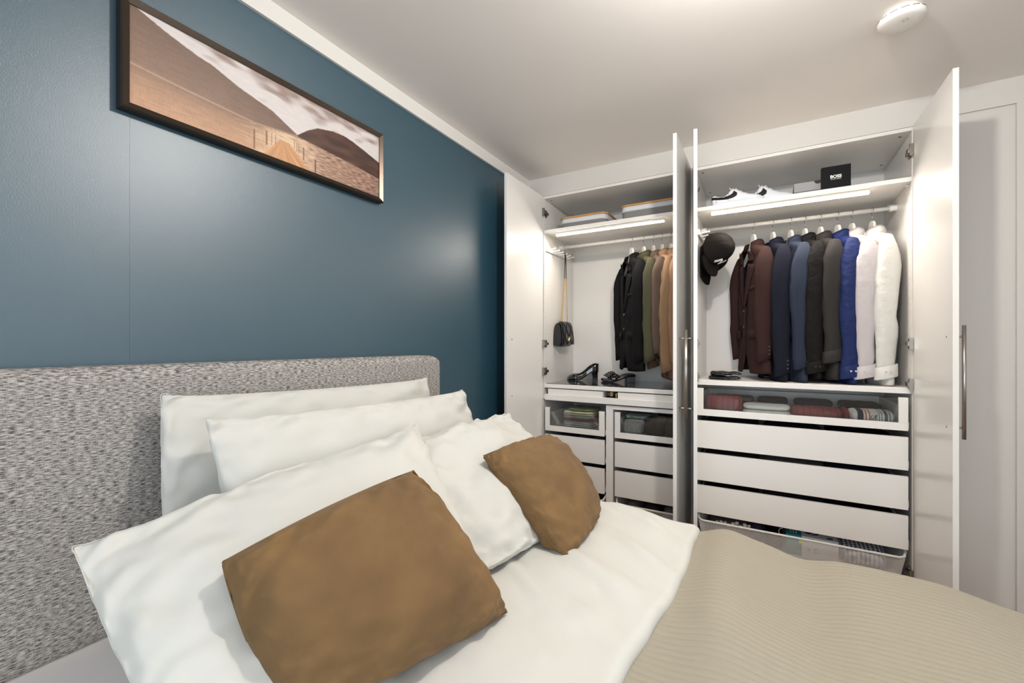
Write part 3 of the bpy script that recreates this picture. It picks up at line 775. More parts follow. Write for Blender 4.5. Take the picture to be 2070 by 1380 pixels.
def garment(kind, hx, deg, mats, label, length=.86, sleeve=.78, w_=1.0, seed=0, lapel=True, thin=1.0, y=.28, group=None, name=None, cuff=True, buttons='button'):
    """local frame: x along the hanger (near shoulder +x), -y is the front; hangs from z=0 (hanger top) downwards"""
    body, trim_ = mats
    t = thing(name or kind, label, kind.replace('_', ' ').split()[-1], (hx, y, HZ), group=group)
    rz = math.radians(-90+deg); t.rotation_euler = (0, 0, rz)
    jacket = kind in ('blazer', 'coat', 'jacket', 'suit_jacket')
    th = thin; L = length
    prof = [(-.070, .060, .040), (-.082, .075, .045), (-.097, .115, .048), (-.118, .165, .046), (-.140, .200, .040), (-.160, .212, .036), (-.20, .205, .040), (-.30, .195, .046), (-.45, .185, .046), (-.60, .192, .046), (-.75*L/.86, .20, .046), (-L+.03, .205, .044), (-L, .206, .042)]
    zs = np.array([p[0] for p in prof])[::-1]; As = np.array([p[1] for p in prof])[::-1]*w_; Bs = np.array([p[2] for p in prof])[::-1]*th
    def ab(z): return float(np.interp(z, zs, As)), float(np.interp(z, zs, Bs))
    zb = -.46 if jacket else -.12      # top button height
    def gap(z):
        if jacket:
            if z > zb: return .002+.060*((z-zb)/(-.07-zb))**.9
            if z < -L+.16: return .002+.05*((-L+.16-z)/.16)**2
            return .002
        if z > -.115: return .002+.035*((z+.115)/.045)
        return .0015
    nr = 44; nphi = 46; A = []
    Z = np.concatenate([np.linspace(-.070, -.17, 14), np.linspace(-.185, -L, nr-14)])
    for z in Z:
        a, b = ab(z); g_ = min(gap(z), a*.9); row = []
        ph0 = math.asin(min(.98, g_/a)); 
        for ph in np.linspace(ph0, 2*PI-ph0, nphi):
            s_, c_ = math.sin(ph), math.cos(ph)
            x = a*math.copysign(abs(s_)**.85, s_); yy = -b*math.copysign(abs(c_)**.75, c_)
            fold = .0085*nz(x*1.2+seed, yy, z*.35, 16)*min(1, max(0, (-z-.12)*3))+.004*nz(x+seed*3, 2, z, 24)
            yy += fold*(1 if c_ < 0 else 1.1)
            if z < -.5: yy *= 1+.25*nz(x, seed, z*.3, 9)
            row.append((x, yy, z+(.012*math.cos(ph*1.0) if z < -L+.05 else 0)*-.5))
        A.append(row)
    build(G().grid(A), 'torso', body, t, smooth=True, solid=.003, local=True, fixn=False)
    if jacket or True:   # inner lining seen through the neck opening
        B = []
        for z in np.linspace(-.078, -.40, 10):
            a, b = ab(z); B.append([(a*.86*math.sin(p_), .6*b*abs(math.cos(p_))+.002, z) for p_ in np.linspace(-1.35, 1.35, 12)])
        build(G().grid(B), 'lining', 'lining' if jacket else trim_, t, smooth=True, local=True, fixn=False)
    # sleeves
    for sgn in (1, -1):
        path = []; rad = []
        for k in range(15):
            u = k/14; z = -.125-u*(sleeve-.125)
            xx = sgn*(.185*w_+.020*math.sin(min(1, u*3)*PI/2)-.012*u)+.006*nz(seed, z, sgn, 5)
            yy = -.004-.018*math.sin(u*PI*.8)+.010*nz(seed+5, z, sgn*2, 4)
            path.append((xx, yy, z)); rad.append(u)
        V = []
        for (x, yy, z), u in zip(path, rad):
            rf = (.044+.014*math.sin(min(1, u*4)*PI/2)-.020*u)*(.55 if u == 0 else (.85 if u < .08 else 1)); rx = (.030-.006*u)*(.5 if u == 0 else 1)*(.8+.2*th)
            row = []
            for k in range(22):
                an = 2*PI*k/22; d = 1+.10*nz(math.cos(an)+seed, math.sin(an), z*9+sgn*5, 1.4)*(2.2 if not jacket else 1.2)+(.10 if not jacket else .05)*nz(an*.8+seed, z*26, sgn, 1)
                row.append((x+rx*math.cos(an)*d, yy+rf*math.sin(an)*d, z+.014*math.sin(an)*(1 if u > .95 else 0)))
            V.append(row)
        c0 = path[0]; V.insert(0, [(c0[0]+(p[0]-c0[0])*.72, c0[1]+(p[1]-c0[1])*.72, p[2]+.007) for p in V[0]])
        V.insert(0, [(c0[0]+(p[0]-c0[0])*.30, c0[1]+(p[1]-c0[1])*.30, p[2]+.004) for p in V[0]])
        g = G().grid(V, closed_u=True); g.add(V[0], [tuple(range(22))])
        s_ = build(g, 'sleeve', body, t, smooth=True, solid=.002, local=True, fixn=False)
        x, yy, z = path[-1]
        if jacket:
            for k in range(3):
                xx = x+sgn*.022; zz = z+.035+k*.022
                build(G().tube([(xx, yy+.018, zz), (xx+sgn*.004, yy+.018, zz)], .0055, 10), 'cuff_button', buttons, s_, local=True)
        elif cuff:
            C_ = []
            for zz, e in ((z+.062, 1.03), (z+.060, 1.10), (z+.002, 1.12), (z-.004, 1.06)):
                C_.append([(x+.027*e*math.cos(2*PI*k/22), yy+.045*e*math.sin(2*PI*k/22), zz+.012*math.sin(2*PI*k/22)) for k in range(22)])
            build(G().grid(C_, closed_u=True), 'cuff', body, s_, smooth=True, solid=.0015, local=True, fixn=False)
            for q in (-.012, .010):
                build(G().tube([(x+sgn*.030, yy+q, z+.03), (x+sgn*.0325, yy+q, z+.03)], .0050, 10), 'cuff_button', buttons, s_, local=True)
    # collar band round the neck and lapels / collar points
    C_ = []
    up = -.046 if jacket else -.040
    for z, k_ in ((-.088, 1.15), (-.066, 1.06), (up, 1.05), (-.058, 1.14), (-.090, 1.30 if jacket else 1.26)):
        C_.append([(.066*k_*math.sin(p_), -.047*k_*math.cos(p_)*(1 if math.cos(p_) < 0 else .9), z-(.020*max(0, math.cos(p_)))) for p_ in np.linspace(.75 if jacket else .28, 2*PI-(.75 if jacket else .28), 26)])
    build(G().grid(C_), 'collar', body, t, smooth=True, solid=.003, local=True, fixn=False)
    if jacket and lapel:
        for sgn in (1, -1):
            def strip(z0, z1, wf, lift):
                R_ = []
                for u in np.linspace(0, 1, 12):
                    z = z0+(z1-z0)*u; a, b = ab(z); x0 = gap(z)-.001; wd = wf(u); row = []
                    for q in np.linspace(0, 1, 5):
                        x = x0+wd*q; row.append((sgn*x, -sup(x, a, b)-lift*(.4+.6*math.sin(PI*min(1, q+.25)))-.004, z-(.02*q if u < .3 else 0)))
                    R_.append(row)
                return R_
            lp = G().grid(strip(-.19, zb, lambda u: .078*(1-u)**.75+.004, .008))
            build(lp, 'lapel', body, t, smooth=True, solid=.003, local=True, fixn=False)
            build(G().grid(strip(-.105, -.180, lambda u: .030+.030*u, .010)), 'collar_leaf', body, t, smooth=True, solid=.003, local=True, fixn=False)
            # pocket flaps
            R_ = []
            for z in (-.60, -.655):
                a, b = ab(z); R_.append([(sgn*x, -sup(x, a, b)-.009, z) for x in np.linspace(.065, .165, 8)])
            build(G().grid(R_), 'pocket_flap', body, t, smooth=True, solid=.003, local=True, fixn=False)
        R_ = []
        for z in (-.335, -.358):
            a, b = ab(z); R_.append([(x, -sup(x, a, b)-.008, z+.1*(x-.11)) for x in np.linspace(.075, .150, 6)])
        build(G().grid(R_), 'breast_pocket', body, t, smooth=True, solid=.003, local=True, fixn=False)
        for z in (zb-.02, zb-.12):
            a, b = ab(z); build(G().lathe([(0, -.004), (.008, -.004), (.010, -.001), (.010, 0)], 14, (.006, -b-.011, z), 'y'), 'button', buttons, t, local=True)
    if not jacket:
        R_ = []
        for z in np.linspace(-.12, -L+.02, 24):
            a, b = ab(z); R_.append([(x, -sup(x, a, b)-.004, z) for x in (-.014, 0, .014)])
        build(G().grid(R_), 'placket', body, t, smooth=True, solid=.002, local=True, fixn=False)
        for k in range(6):
            z = -.15-k*.10; a, b = ab(z); build(G().lathe([(0, -.002), (.005, -.002), (.005, 0)], 10, (0, -b-.007, z), 'y'), 'button', buttons, t, local=True)
        for sgn in (1, -1):
            poly = [(sgn*.004, -.088), (sgn*.060, -.075), (sgn*.052, -.128), (sgn*.030, -.122)]
            g = G().prism(poly, -.058, -.054, 'xz'); build(g, 'collar_point', body, t, local=True)
    return t

HG = hanger_proto()
gr = 'white hangers on the right rail'; gl = 'white hangers on the left rail'
spec = [
 ('blazer', 1.449, 22, ('brown_wool', 'lining'), 'dark brown blazer with notched lapels, leftmost on the right rail', dict(length=.86, seed=1)),
 ('blazer', 1.553, 17, ('navy_wool', 'lining'), 'plain dark navy blazer hanging next to the brown one', dict(length=.90, sleeve=.86, seed=2, thin=.85)),
 ('blazer', 1.645, 17, ('navy_check', 'lining'), 'blue finely checked blazer between plain navy blazer and black shirt', dict(length=.90, sleeve=.82, seed=3, thin=.85)),
 ('shirt', 1.716, 15, ('black_shirt', 'black_shirt'), 'black shirt hanging beside the checked blue blazer', dict(length=.88, sleeve=.84, seed=4, thin=.7)),
 ('shirt', 1.791, 16, ('grey_shirt', 'black_shirt'), 'charcoal grey shirt hanging left of the bright blue shirt', dict(length=.88, sleeve=.78, seed=5, thin=.7)),
 ('shirt', 1.873, 15, ('blue_shirt', 'blue_shirt'), 'royal blue creased shirt with light cuff buttons', dict(length=.90, sleeve=.86, seed=6, thin=.75, buttons='button_light')),
 ('shirt', 1.938, 14, ('rose_shirt', 'rose_shirt'), 'pale greyish pink shirt between the blue and white ones', dict(length=.86, sleeve=.86, seed=7, thin=.7, buttons='button_light')),
 ('shirt', 2.028, 12, ('white_shirt', 'white_shirt'), 'white shirt, rightmost on the rail', dict(length=.90, sleeve=.86, seed=8, thin=.8, buttons='button_light')),
 ('blazer', .690, 34, ('black_wool', 'lining'), 'long black blazer, leftmost on the left rail', dict(length=.87, sleeve=.80, seed=9)),
 ('shirt', .774, 30, ('olive', 'olive'), 'olive green shirt hanging right behind the black blazer', dict(length=.80, sleeve=.80, seed=10, thin=.7, cuff=False)),
 ('blazer', .840, 28, ('taupe', 'lining'), 'taupe brown jacket between the olive and camel garments', dict(length=.76, sleeve=.74, seed=11, thin=.6)),
 ('shirt', .898, 26, ('camel', 'camel'), 'camel coloured shirt with long narrow sleeves on the left rail', dict(length=.80, sleeve=.86, seed=12, thin=.7, cuff=False)),
 ('shirt', .956, 24, ('tan', 'tan'), 'tan garment half hidden by the middle wardrobe door', dict(length=.92, sleeve=.80, seed=13, thin=.7, cuff=False)),
]
hl = {0: 'white hanger holding the brown blazer', 1: 'white hanger holding the plain navy blazer', 2: 'white hanger holding the checked blue blazer', 3: 'white hanger holding the black shirt',
      4: 'white hanger holding the charcoal grey shirt', 5: 'white hanger holding the royal blue shirt', 6: 'white hanger holding the pale pinkish shirt', 7: 'white hanger holding the white shirt',
      8: 'white hanger holding the long black blazer', 9: 'white hanger holding the olive shirt', 10: 'white hanger holding the taupe jacket', 11: 'white hanger holding the camel shirt', 12: 'white hanger holding the tan garment'}
for i, (k, hx, dg, ms, lb, kw) in enumerate(spec):
    garment(k, hx, dg, ms, lb, group='garments on the %s rail' % ('right' if i < 8 else 'left'), **kw)
    h = HG if i == 0 else ntree(HG)
    h.location = (hx, .28, HZ); h.rotation_euler = (0, 0, math.radians(-90+dg)); tag(h, hl[i], 'hanger', gr if i < 8 else gl)

# ------------------------------------------------------------------ cloth bundles (folded and rolled clothes)
def bundle_geo(x0, x1, y0, y1, z0, z1, seed=0, axis='x', crease=.006, rnd=2.6, nu=14, nv=24, scale=1.0):
    """soft roll / fold along an axis, cross-section a rounded rectangle resting on z0"""
    A = []
    cx, cy, cz = (x0+x1)/2, (y0+y1)/2, (z0+z1)/2; hx, hy, hz = (x1-x0)/2, (y1-y0)/2, (z1-z0)/2
    us = [-1, -.995, -.97, -.9]+list(np.linspace(-.8, .8, nu))+[.9, .97, .995, 1]
    for u in us:
        e = (1-abs(u)**9)**(1/3.) if abs(u) < 1 else 0; e = .0 if abs(u) == 1 else max(e, .55)
        row = []
        for k in range(nv):
            a = 2*PI*k/nv; c, s = math.cos(a), math.sin(a)
            p = math.copysign(abs(c)**(2/rnd), c); q = math.copysign(abs(s)**(2/rnd), s)
            d = 1+crease*14*nz(u*2.2+seed, p*1.6, q*1.6+seed*3, 1.5)
            if axis == 'x': x, y, z = cx+u*hx, cy+p*hy*e*d*scale, cz+q*hz*e*(d if q > 0 else 1)*scale
            else: x, y, z = cx+p*hx*e*d*scale, cy+u*hy, cz+q*hz*e*(d if q > 0 else 1)*scale
            row.append((x, y, max(z, z0)))
        A.append(row)
    return A
def cloth(name, mat, label, cat, box, seed=0, axis='x', group=None, stripes=None, layers=0, rnd=2.6, crease=.006):
    x0, x1, y0, y1, z0, z1 = box; org = ((x0+x1)/2, (y0+y1)/2, z0)
    if not stripes and layers < 2:
        g = G().grid(bundle_geo(*box, seed=seed, axis=axis, rnd=rnd, crease=crease), closed_u=True)
        return tag(build(g, name, mat, None, smooth=True, org=org), label, cat, group)
    t = thing(name, label, cat, org, group=group)
    if layers >= 2:
        h = (z1-z0)/layers
        for i in range(layers):
            dx = .006*nz(seed, i, 0, 3.1); g = G().grid(bundle_geo(x0+dx, x1+dx, y0+.004*(i % 2), y1, z0+i*h+.0002, z0+(i+1)*h, seed=seed+i*7, axis=axis, rnd=3.2, crease=crease), closed_u=True)
            build(g, 'fold', mat, t, smooth=True)
    else:
        build(G().grid(bundle_geo(*box, seed=seed, axis=axis, rnd=rnd, crease=crease), closed_u=True), 'cloth', mat, t, smooth=True)
        A = np.array(bundle_geo(*box, seed=seed, axis=axis, rnd=rnd, crease=crease, nu=60, scale=1.02))
        fx = (A[:, :, 0].mean(1)-x0)/(x1-x0)
        for a, b, m in stripes:
            idx = np.where((fx >= a) & (fx <= b))[0]
            if len(idx) > 1: build(G().grid(A[idx[0]:idx[-1]+1], closed_u=True), 'stripe', m, t, smooth=True)
    return t

zf = .8915
cloth('folded_shirt', 'wine', 'wine red pinstriped shirt at the left end of the wide glass drawer', 'clothes', (1.195, 1.395, .012, .20, zf, .990), 1, group=None)
cloth('folded_shirt', 'cream_knit', 'white shirt between the two wine red ones in the glass drawer', 'clothes', (1.400, 1.632, .012, .20, zf, .950), 2, layers=2)
cloth('folded_shirt', 'wine', 'wine red pinstriped shirt right of the white one, glass drawer', 'clothes', (1.638, 1.868, .012, .20, zf, .952), 3)
cloth('folded_shirt', 'wine_plain', 'narrow bright red shirt edge beside the striped white sweater', 'clothes', (1.870, 1.893, .015, .20, zf, .955), 4)
sw = cloth('folded_sweater', 'cream_knit', 'white sweater with navy, orange and green stripes at the right of the glass drawer', 'clothes', (1.896, 2.078, .012, .20, zf, .955), 5,
      stripes=[(.15, .29, 'navy_cloth'), (.34, .375, None), (.43, .465, None), (.63, .655, None), (.70, .725, None), (.77, .86, None), (.865, .90, None)]) if False else None
M['orange_s'] = pbr('orange_stripe', (206, 84, 50), .85); M['grey_s'] = pbr('slate_stripe', (92, 100, 106), .85)
sw = cloth('folded_sweater', 'cream_knit', 'white sweater with navy, orange and green stripes at the right of the glass drawer', 'clothes', (1.896, 2.078, .012, .20, zf, .955), 5,
      stripes=[(.15, .29, 'navy_cloth'), (.33, .365, 'orange_s'), (.41, .445, 'orange_s'), (.62, .645, 'print_black'), (.68, .705, 'print_black'), (.75, .83, 'grey_s'), (.84, .90, 'mint')])
# monogram on the sweater front: interlaced loops
g = G(); xc, zc, yc = 1.993, .925, .0085
g.tube([(xc-.010+.005*math.cos(a), yc, zc+.010*math.sin(a)) for a in np.linspace(.4, 5.6, 12)], .0011, 5)
g.tube([(xc+.001, yc, zc-.014), (xc+.001, yc, zc+.014)], .0011, 5)
g.tube([(xc+.001+.008*math.sin(a), yc, zc+.007+.006*math.cos(a)) for a in np.linspace(0, PI, 8)], .0011, 5)
g.tube([(xc+.001+.008*math.sin(a), yc, zc-.006+.006*math.cos(a)) for a in np.linspace(0, PI, 8)], .0011, 5)
g.tube([(xc-.014, yc, zc-.013), (xc+.012, yc, zc+.014)], .0009, 5)
build(g, 'monogram', 'print_black', sw)
for i, (x0, x1, m, nm) in enumerate([(1.22, 1.45, 'grey_cloth', 'grey'), (1.47, 1.63, 'dark_cloth', 'black'), (1.66, 1.85, 'navy_cloth', 'navy'), (1.88, 2.07, 'black_shirt', 'black')]):
    cloth('folded_trousers', m, {0: 'grey folded cloth behind the left wine red shirt', 1: 'black folded cloth behind the white shirt in the glass drawer', 2: 'navy folded cloth behind the right wine red shirt', 3: 'black folded cloth behind the striped sweater'}[i], 'clothes', (x0, x1, .23, .42, zf, .968), 20+i, layers=2)
# dark contents glimpsed above the drawer fronts
rows = [('upper plain drawer', .698, .832), ('middle plain drawer', .504, .640), ('lowest plain drawer', .309, .446)]
for r_, (nm, z0, z1) in enumerate(rows):
    for i, (x0, x1) in enumerate([(1.19, 1.48), (1.50, 1.79), (1.81, 2.08)]):
        m = ['dark_cloth', 'navy_cloth', 'black_shirt', 'dark_cloth', 'grey_cloth', 'navy_cloth', 'black_shirt', 'dark_cloth', 'black_wool'][(r_*3+i) % 9]
        cloth('folded_clothes', m, 'dark folded clothes on the %s of the %s, right wardrobe' % (['left', 'middle', 'right'][i], nm), 'clothes', (x0, x1, .02, .40, z0, z1-.010*((i+r_) % 2)), 30+r_*3+i, layers=3)
for c_, (xa, xb, cn) in enumerate([(.175, .56, 'left'), (.685, 1.065, 'right')]):
    for r_, (nm, z0, z1) in enumerate([('upper plain', .510, .645), ('lower plain', .316, .452)]):
        for i in range(3):
            w3 = (xb-xa)/3; x0 = xa+w3*i+.004
            m = [['dark_cloth', 'grey_cloth', 'grey_cloth'], ['black_shirt', 'grey_cloth', 'dark_cloth'], ['dark_cloth', 'navy_cloth', 'grey_cloth'], ['grey_cloth', 'dark_cloth', 'grey_cloth']][c_*2+r_][i]
            cloth('rolled_clothes', m, 'rolled dark clothes, %s in the %s drawer of the %s column' % (['left', 'centre', 'right'][i], nm, cn), 'clothes', (x0, x0+w3-.008, .02, .35, z0, z1-.008*(i % 2)), 60+c_*6+r_*3+i, axis='y', rnd=2.1)
# left glass drawer: a stack of tops
z = .6995
for i, (m, nm, h, lay) in enumerate([('offwhite', 'white top with a faint pattern at the bottom of the small stack', .030, 2), ('cream_knit', 'off-white top second from the bottom of the small stack', .026, 2),
        ('pink', 'dusty pink top in the middle of the small stack', .022, 2), ('offwhite', 'light grey top above the pink one', .018, 2), ('yellow', 'pale yellow top near the top of the small stack', .026, 2), ('moss', 'crumpled moss green top crowning the small stack', .022, 1)]):
    dx = [.0, .004, .008, .003, .0, .03][i]
    cloth('folded_shirt', m, nm, 'clothes', (.262+dx, .482-(.004 if i % 2 else 0)+(.02 if i == 5 else 0), .012+(.03 if i == 5 else 0), .22, z, z+h), 80+i, layers=lay, crease=.010 if i < 5 else .03); z += h+.0005
cloth('folded_sweater', 'melange', 'light grey melange sweater in the right small glass drawer', 'clothes', (.697, .826, .006, .20, .6995, .800), 90, rnd=3, crease=.003)
cloth('folded_shirt', 'mint', 'grey green top lying on the melange sweater', 'clothes', (.700, .850, .05, .24, .801, .832), 91, crease=.02)
cloth('folded_sweater', 'choc', 'dark brown sweater beside the melange one', 'clothes', (.834, .958, .008, .22, .6995, .822), 92, rnd=2.8, crease=.004)
cloth('folded_sweater', 'choc', 'dark brown sweater at the right, partly behind the open door', 'clothes', (.962, 1.068, .008, .22, .6995, .815), 93, rnd=2.6, crease=.004)
cloth('folded_trousers', 'dark_cloth', 'black folded cloth at the back of the right small glass drawer', 'clothes', (.87, 1.066, .24, .44, .6995, .836), 94, layers=3)
for i, (x0, x1) in enumerate([(.19, .37), (.39, .55)]):
    cloth('folded_clothes', 'dark_cloth', 'dark clothes in the %s of the left column wire basket' % ['left half', 'right half'][i], 'clothes', (x0, x1, .03, .38, .1305, .24), 95+i)
for i, (x0, x1) in enumerate([(.70, .81), (.82, .93), (.94, 1.055)]):
    cloth('folded_clothes', ['grey_cloth', 'dark_cloth', 'grey_cloth'][i], 'greyish brown clothes, %s in the right column wire basket' % ['left', 'centre', 'right'][i], 'clothes', (x0, x1, .03, .38, .1305, .262), 97+i, axis='y', rnd=2.2)
# right wire basket contents
cloth('folded_clothes', 'navy_cloth', 'navy knitted cloth in the wide wire basket', 'clothes', (1.435, 1.505, .035, .26, .1305, .252), 101, axis='y')
cloth('folded_clothes', 'black_wool', 'black cloth left of the teal box in the wide wire basket', 'clothes', (1.510, 1.600, .03, .30, .1305, .240), 102, axis='y')
cloth('folded_clothes', 'grey_cloth', 'grey clothes at the left of the wide wire basket', 'clothes', (1.20, 1.425, .10, .34, .1305, .215), 103)
cloth('folded_shirt', 'plaid', 'navy and white plaid shirt at the right of the wire basket', 'clothes', (1.855, 2.055, .03, .34, .1305, .240), 104, rnd=3)
for i in range(9):
    x = 1.262+.021*i; zz = .217+.010*nz(i, 1, 1, 1.7)
    g = G().lathe([(0.0001, -.010), (.008, -.008), (.0115, -.001), (.010, .006), (.005, .010), (.0001, .0105)], 12, (x, .045+.012*(i % 3), zz+.008+.006*(i % 2)))
    g.v = [(a+.004*nz(a, b, c, 90), b+.004*nz(b, c, a, 90), c+.004*nz(c, a, b, 90)) for a, b, c in g.v]
    o = build(g, 'cotton_ball', 'cream_knit', None, smooth=True, org=(x, .05, zz)); tag(o, 'cream cotton puff, %s from the left in the wire basket' % ['first', 'second', 'third', 'fourth', 'fifth', 'sixth', 'seventh', 'eighth', 'ninth'][i], 'cotton', 'cotton puffs in the wire basket')
bx = thing('carton', 'teal and white product carton with a blue picture in the wire basket', 'box', (1.73, .10, .1305))
build(G().box(1.612, 1.848, .03, .16, .1305, .246), 'carton_body', 'white_card', bx, bevel=.0015)
build(G().box(1.6115, 1.685, .0290, .1605, .135, .2466), 'teal_panel', 'teal_card', bx)
build(G().box(1.672, 1.690, .0285, .0288, .205, .226), 'lime_patch', 'lime_print', bx)
for a, b in ((1.632, 1.638), (1.645, 1.651), (1.658, 1.664)): build(G().box(a, b, .05, .10, .2467, .2470), 'print_bar', 'white_card', bx)
build(G().grid([[(1.735+.032*q*math.cos(a), .095+.05*q*math.sin(a)*.5, .2464) for a in np.linspace(0, 2*PI, 20)] for q in (.02, 1)]), 'print_swoosh', 'blue_print', bx)
build(G().tube([(1.722, .07, .2468), (1.775, .12, .2468)], [.0012, .003], 6), 'print_line', 'white_card', bx)
build(G().box(1.80, 1.826, .05, .07, .2462, .2465), 'print_block', 'blue_print', bx)
for xx, rr in ((1.715, .006), (1.752, .011)):
    build(G().tube([(xx+rr*math.cos(a), .0290, .178+rr*math.sin(a)) for a in np.linspace(0, 2*PI, 18, endpoint=False)], .0012, 5, closed=True), 'print_ring', 'blue_print', bx)
g = G().tube([(1.592+.014*math.cos(a), .045, .243+.020*math.sin(a)) for a in np.linspace(PI*.4, PI*1.5, 10)], .002, 6)
tag(build(g, 'cable_loop', 'white_card', None, smooth=True, org=(1.59, .045, .225)), 'white cable loop left of the teal carton', 'cable')

# tray contents
br = thing('bracelet', 'gold bangle between the two tray inserts', 'bracelet', (.615, .05, .921))
for k, (zz, xo) in enumerate([(.966, 0), (.955, .002)]):
    build(G().tube([(.612+xo+.024*math.cos(a), .05+.024*math.sin(a), zz) for a in np.linspace(0, 2*PI, 26, endpoint=False)], .003, 8, closed=True), 'ring', 'gold', br, smooth=True)
build(G().tube([(.612, .06, .921), (.612, .06, .972)], .010, 12), 'stand', 'white_fabric', br)
tag(build(G().box(.583, .645, .030, .040, .9205, .934).box(.583, .645, .03, .07, .934, .944), 'watch_box', 'black_card', None, org=(.61, .05, .9205), bevel=.002), 'small black watch box under the gold bangle', 'box')
tag(build(G().tube([(.652, .03, .921), (.652, .03, .958), (.656, .03, .968)], .004, 8), 'perfume_bottle', 'gold', None, org=(.652, .03, .921)), 'slim gold perfume vial beside the bangle', 'bottle')
for i, (x0, x1, m) in enumerate([(.69, .78, 'taupe'), (.80, .88, 'wine_plain'), (.90, 1.00, 'dark_cloth')]):
    cloth('scarf', m, ['patterned brown scarf in the right tray insert', 'dark red scarf in the right tray insert', 'black scarf at the right end of the tray insert'][i], 'scarf', (x0, x1, .03, .30, .9265, .985), 120+i, axis='y')

# ------------------------------------------------------------------ handbag
hb = thing('handbag', 'small black quilted handbag with gold chain hanging from the peg rail', 'handbag', (.170, .262, 1.275))
Yc = .262
def bagx(y, z):  # front bulge
    return .196+.010*math.cos((y-Yc)/.115*PI/2)*math.sin(min(1, max(0, (z-1.27)/.2))*PI)
sec = []
for y in np.linspace(.150, .374, 18):
    e = 1-.10*abs((y-Yc)/.112)**4; row = []
    for (x, z) in [(.136, 1.290), (.140, 1.279), (.165, 1.275), (.195, 1.278), (.206, 1.292), (.208, 1.33), (.202, 1.39), (.196, 1.43), (.187, 1.455), (.172, 1.468), (.155, 1.462), (.140, 1.44), (.136, 1.36)]:
        row.append((.136+(x-.136)*e*(1-.18*max(0, (z-1.36)/.1)*0), y-(y-Yc)*.12*max(0, (z-1.30)/.17), 1.37+(z-1.37)*e))
    sec.append(row)
g = G().grid(sec, closed_u=True); g.add(sec[0], [tuple(range(13))]); g.add(sec[-1], [tuple(range(13))[::-1]])
build(g, 'body', 'leather', hb, smooth=True, sub=1)
A = []
for j, t_ in enumerate(np.linspace(0, 1, 46)):
    row = []
    for i, s_ in enumerate(np.linspace(-1, 1, 52)):
        z = 1.468-.172*t_; y = Yc+s_*(.105+.010*t_)
        q1 = abs(math.sin(PI*(s_*1.25+t_*1.5))); q2 = abs(math.sin(PI*(s_*1.25-t_*1.5)))
        puff = .008*min(1, min(q1, q2)*2.2)**.5
        x0 = float(np.interp(z, [1.29, 1.33, 1.39, 1.43, 1.455, 1.468], [.2085, .2100, .204, .198, .190, .176]))
        row.append((x0+.001+puff*(1-abs(s_)**10), y, z+.004*(1-s_*s_)*(-t_)))
    A.append(row)
f = build(G().grid(A), 'flap', 'leather', hb, smooth=True, solid=.003, fixn=False); f['label'] = 'quilted black leather flap'
c = G().box(.2150, .2200, .248, .276, 1.318, .0+1.342).box(.2180, .2230, .255, .269, 1.326, 1.352)
c = build(c, 'clasp', 'gold', hb, bevel=.0015); c['label'] = 'square gold turn clasp'
g = G()
def chain(a, b, n):
    a, b = Vector(a), Vector(b); d = (b-a)/n
    for k in range(n):
        p = a+d*(k+.5); L_ = d.length*.72; u = Vector((1, 0, 0)) if k % 2 else Vector((.2, 1, 0)).normalized()
        w_ = d.normalized()
        g.tube([p+w_*L_*math.cos(t_)+u*.0042*math.sin(t_) for t_ in np.linspace(0, 2*PI, 10, endpoint=False)], .0011, 5, closed=True)
chain((.180, .212, 1.462), (.184, .252, 1.80), 34); chain((.180, .318, 1.462), (.186, .280, 1.80), 34)
chain((.182, .212, 1.468), (.182, .318, 1.470), 10)
chain((.168, .218, 1.462), (.178, .256, 1.80), 34)
o = build(g, 'chain', 'gold', hb, smooth=True); o['kind'] = 'stuff'; o['label'] = 'fine gold link chain'
g = G()
for ya, yb, x in ((.252, .262, .184), (.280, .270, .186)):
    R_ = [[(x, ya+(yb-ya)*t_+s_, 1.80+.196*t_) for s_ in (-.0055, .0055)] for t_ in np.linspace(0, 1, 8)]
    g.grid(R_)
g.grid([[(.185+dx, .266+.010*math.cos(a), 1.985+.009*math.sin(a)+.003) for dx in (-.004, .004)] for a in np.linspace(0, PI, 8)])
build(g, 'strap', 'leather', hb, solid=.003, fixn=False)

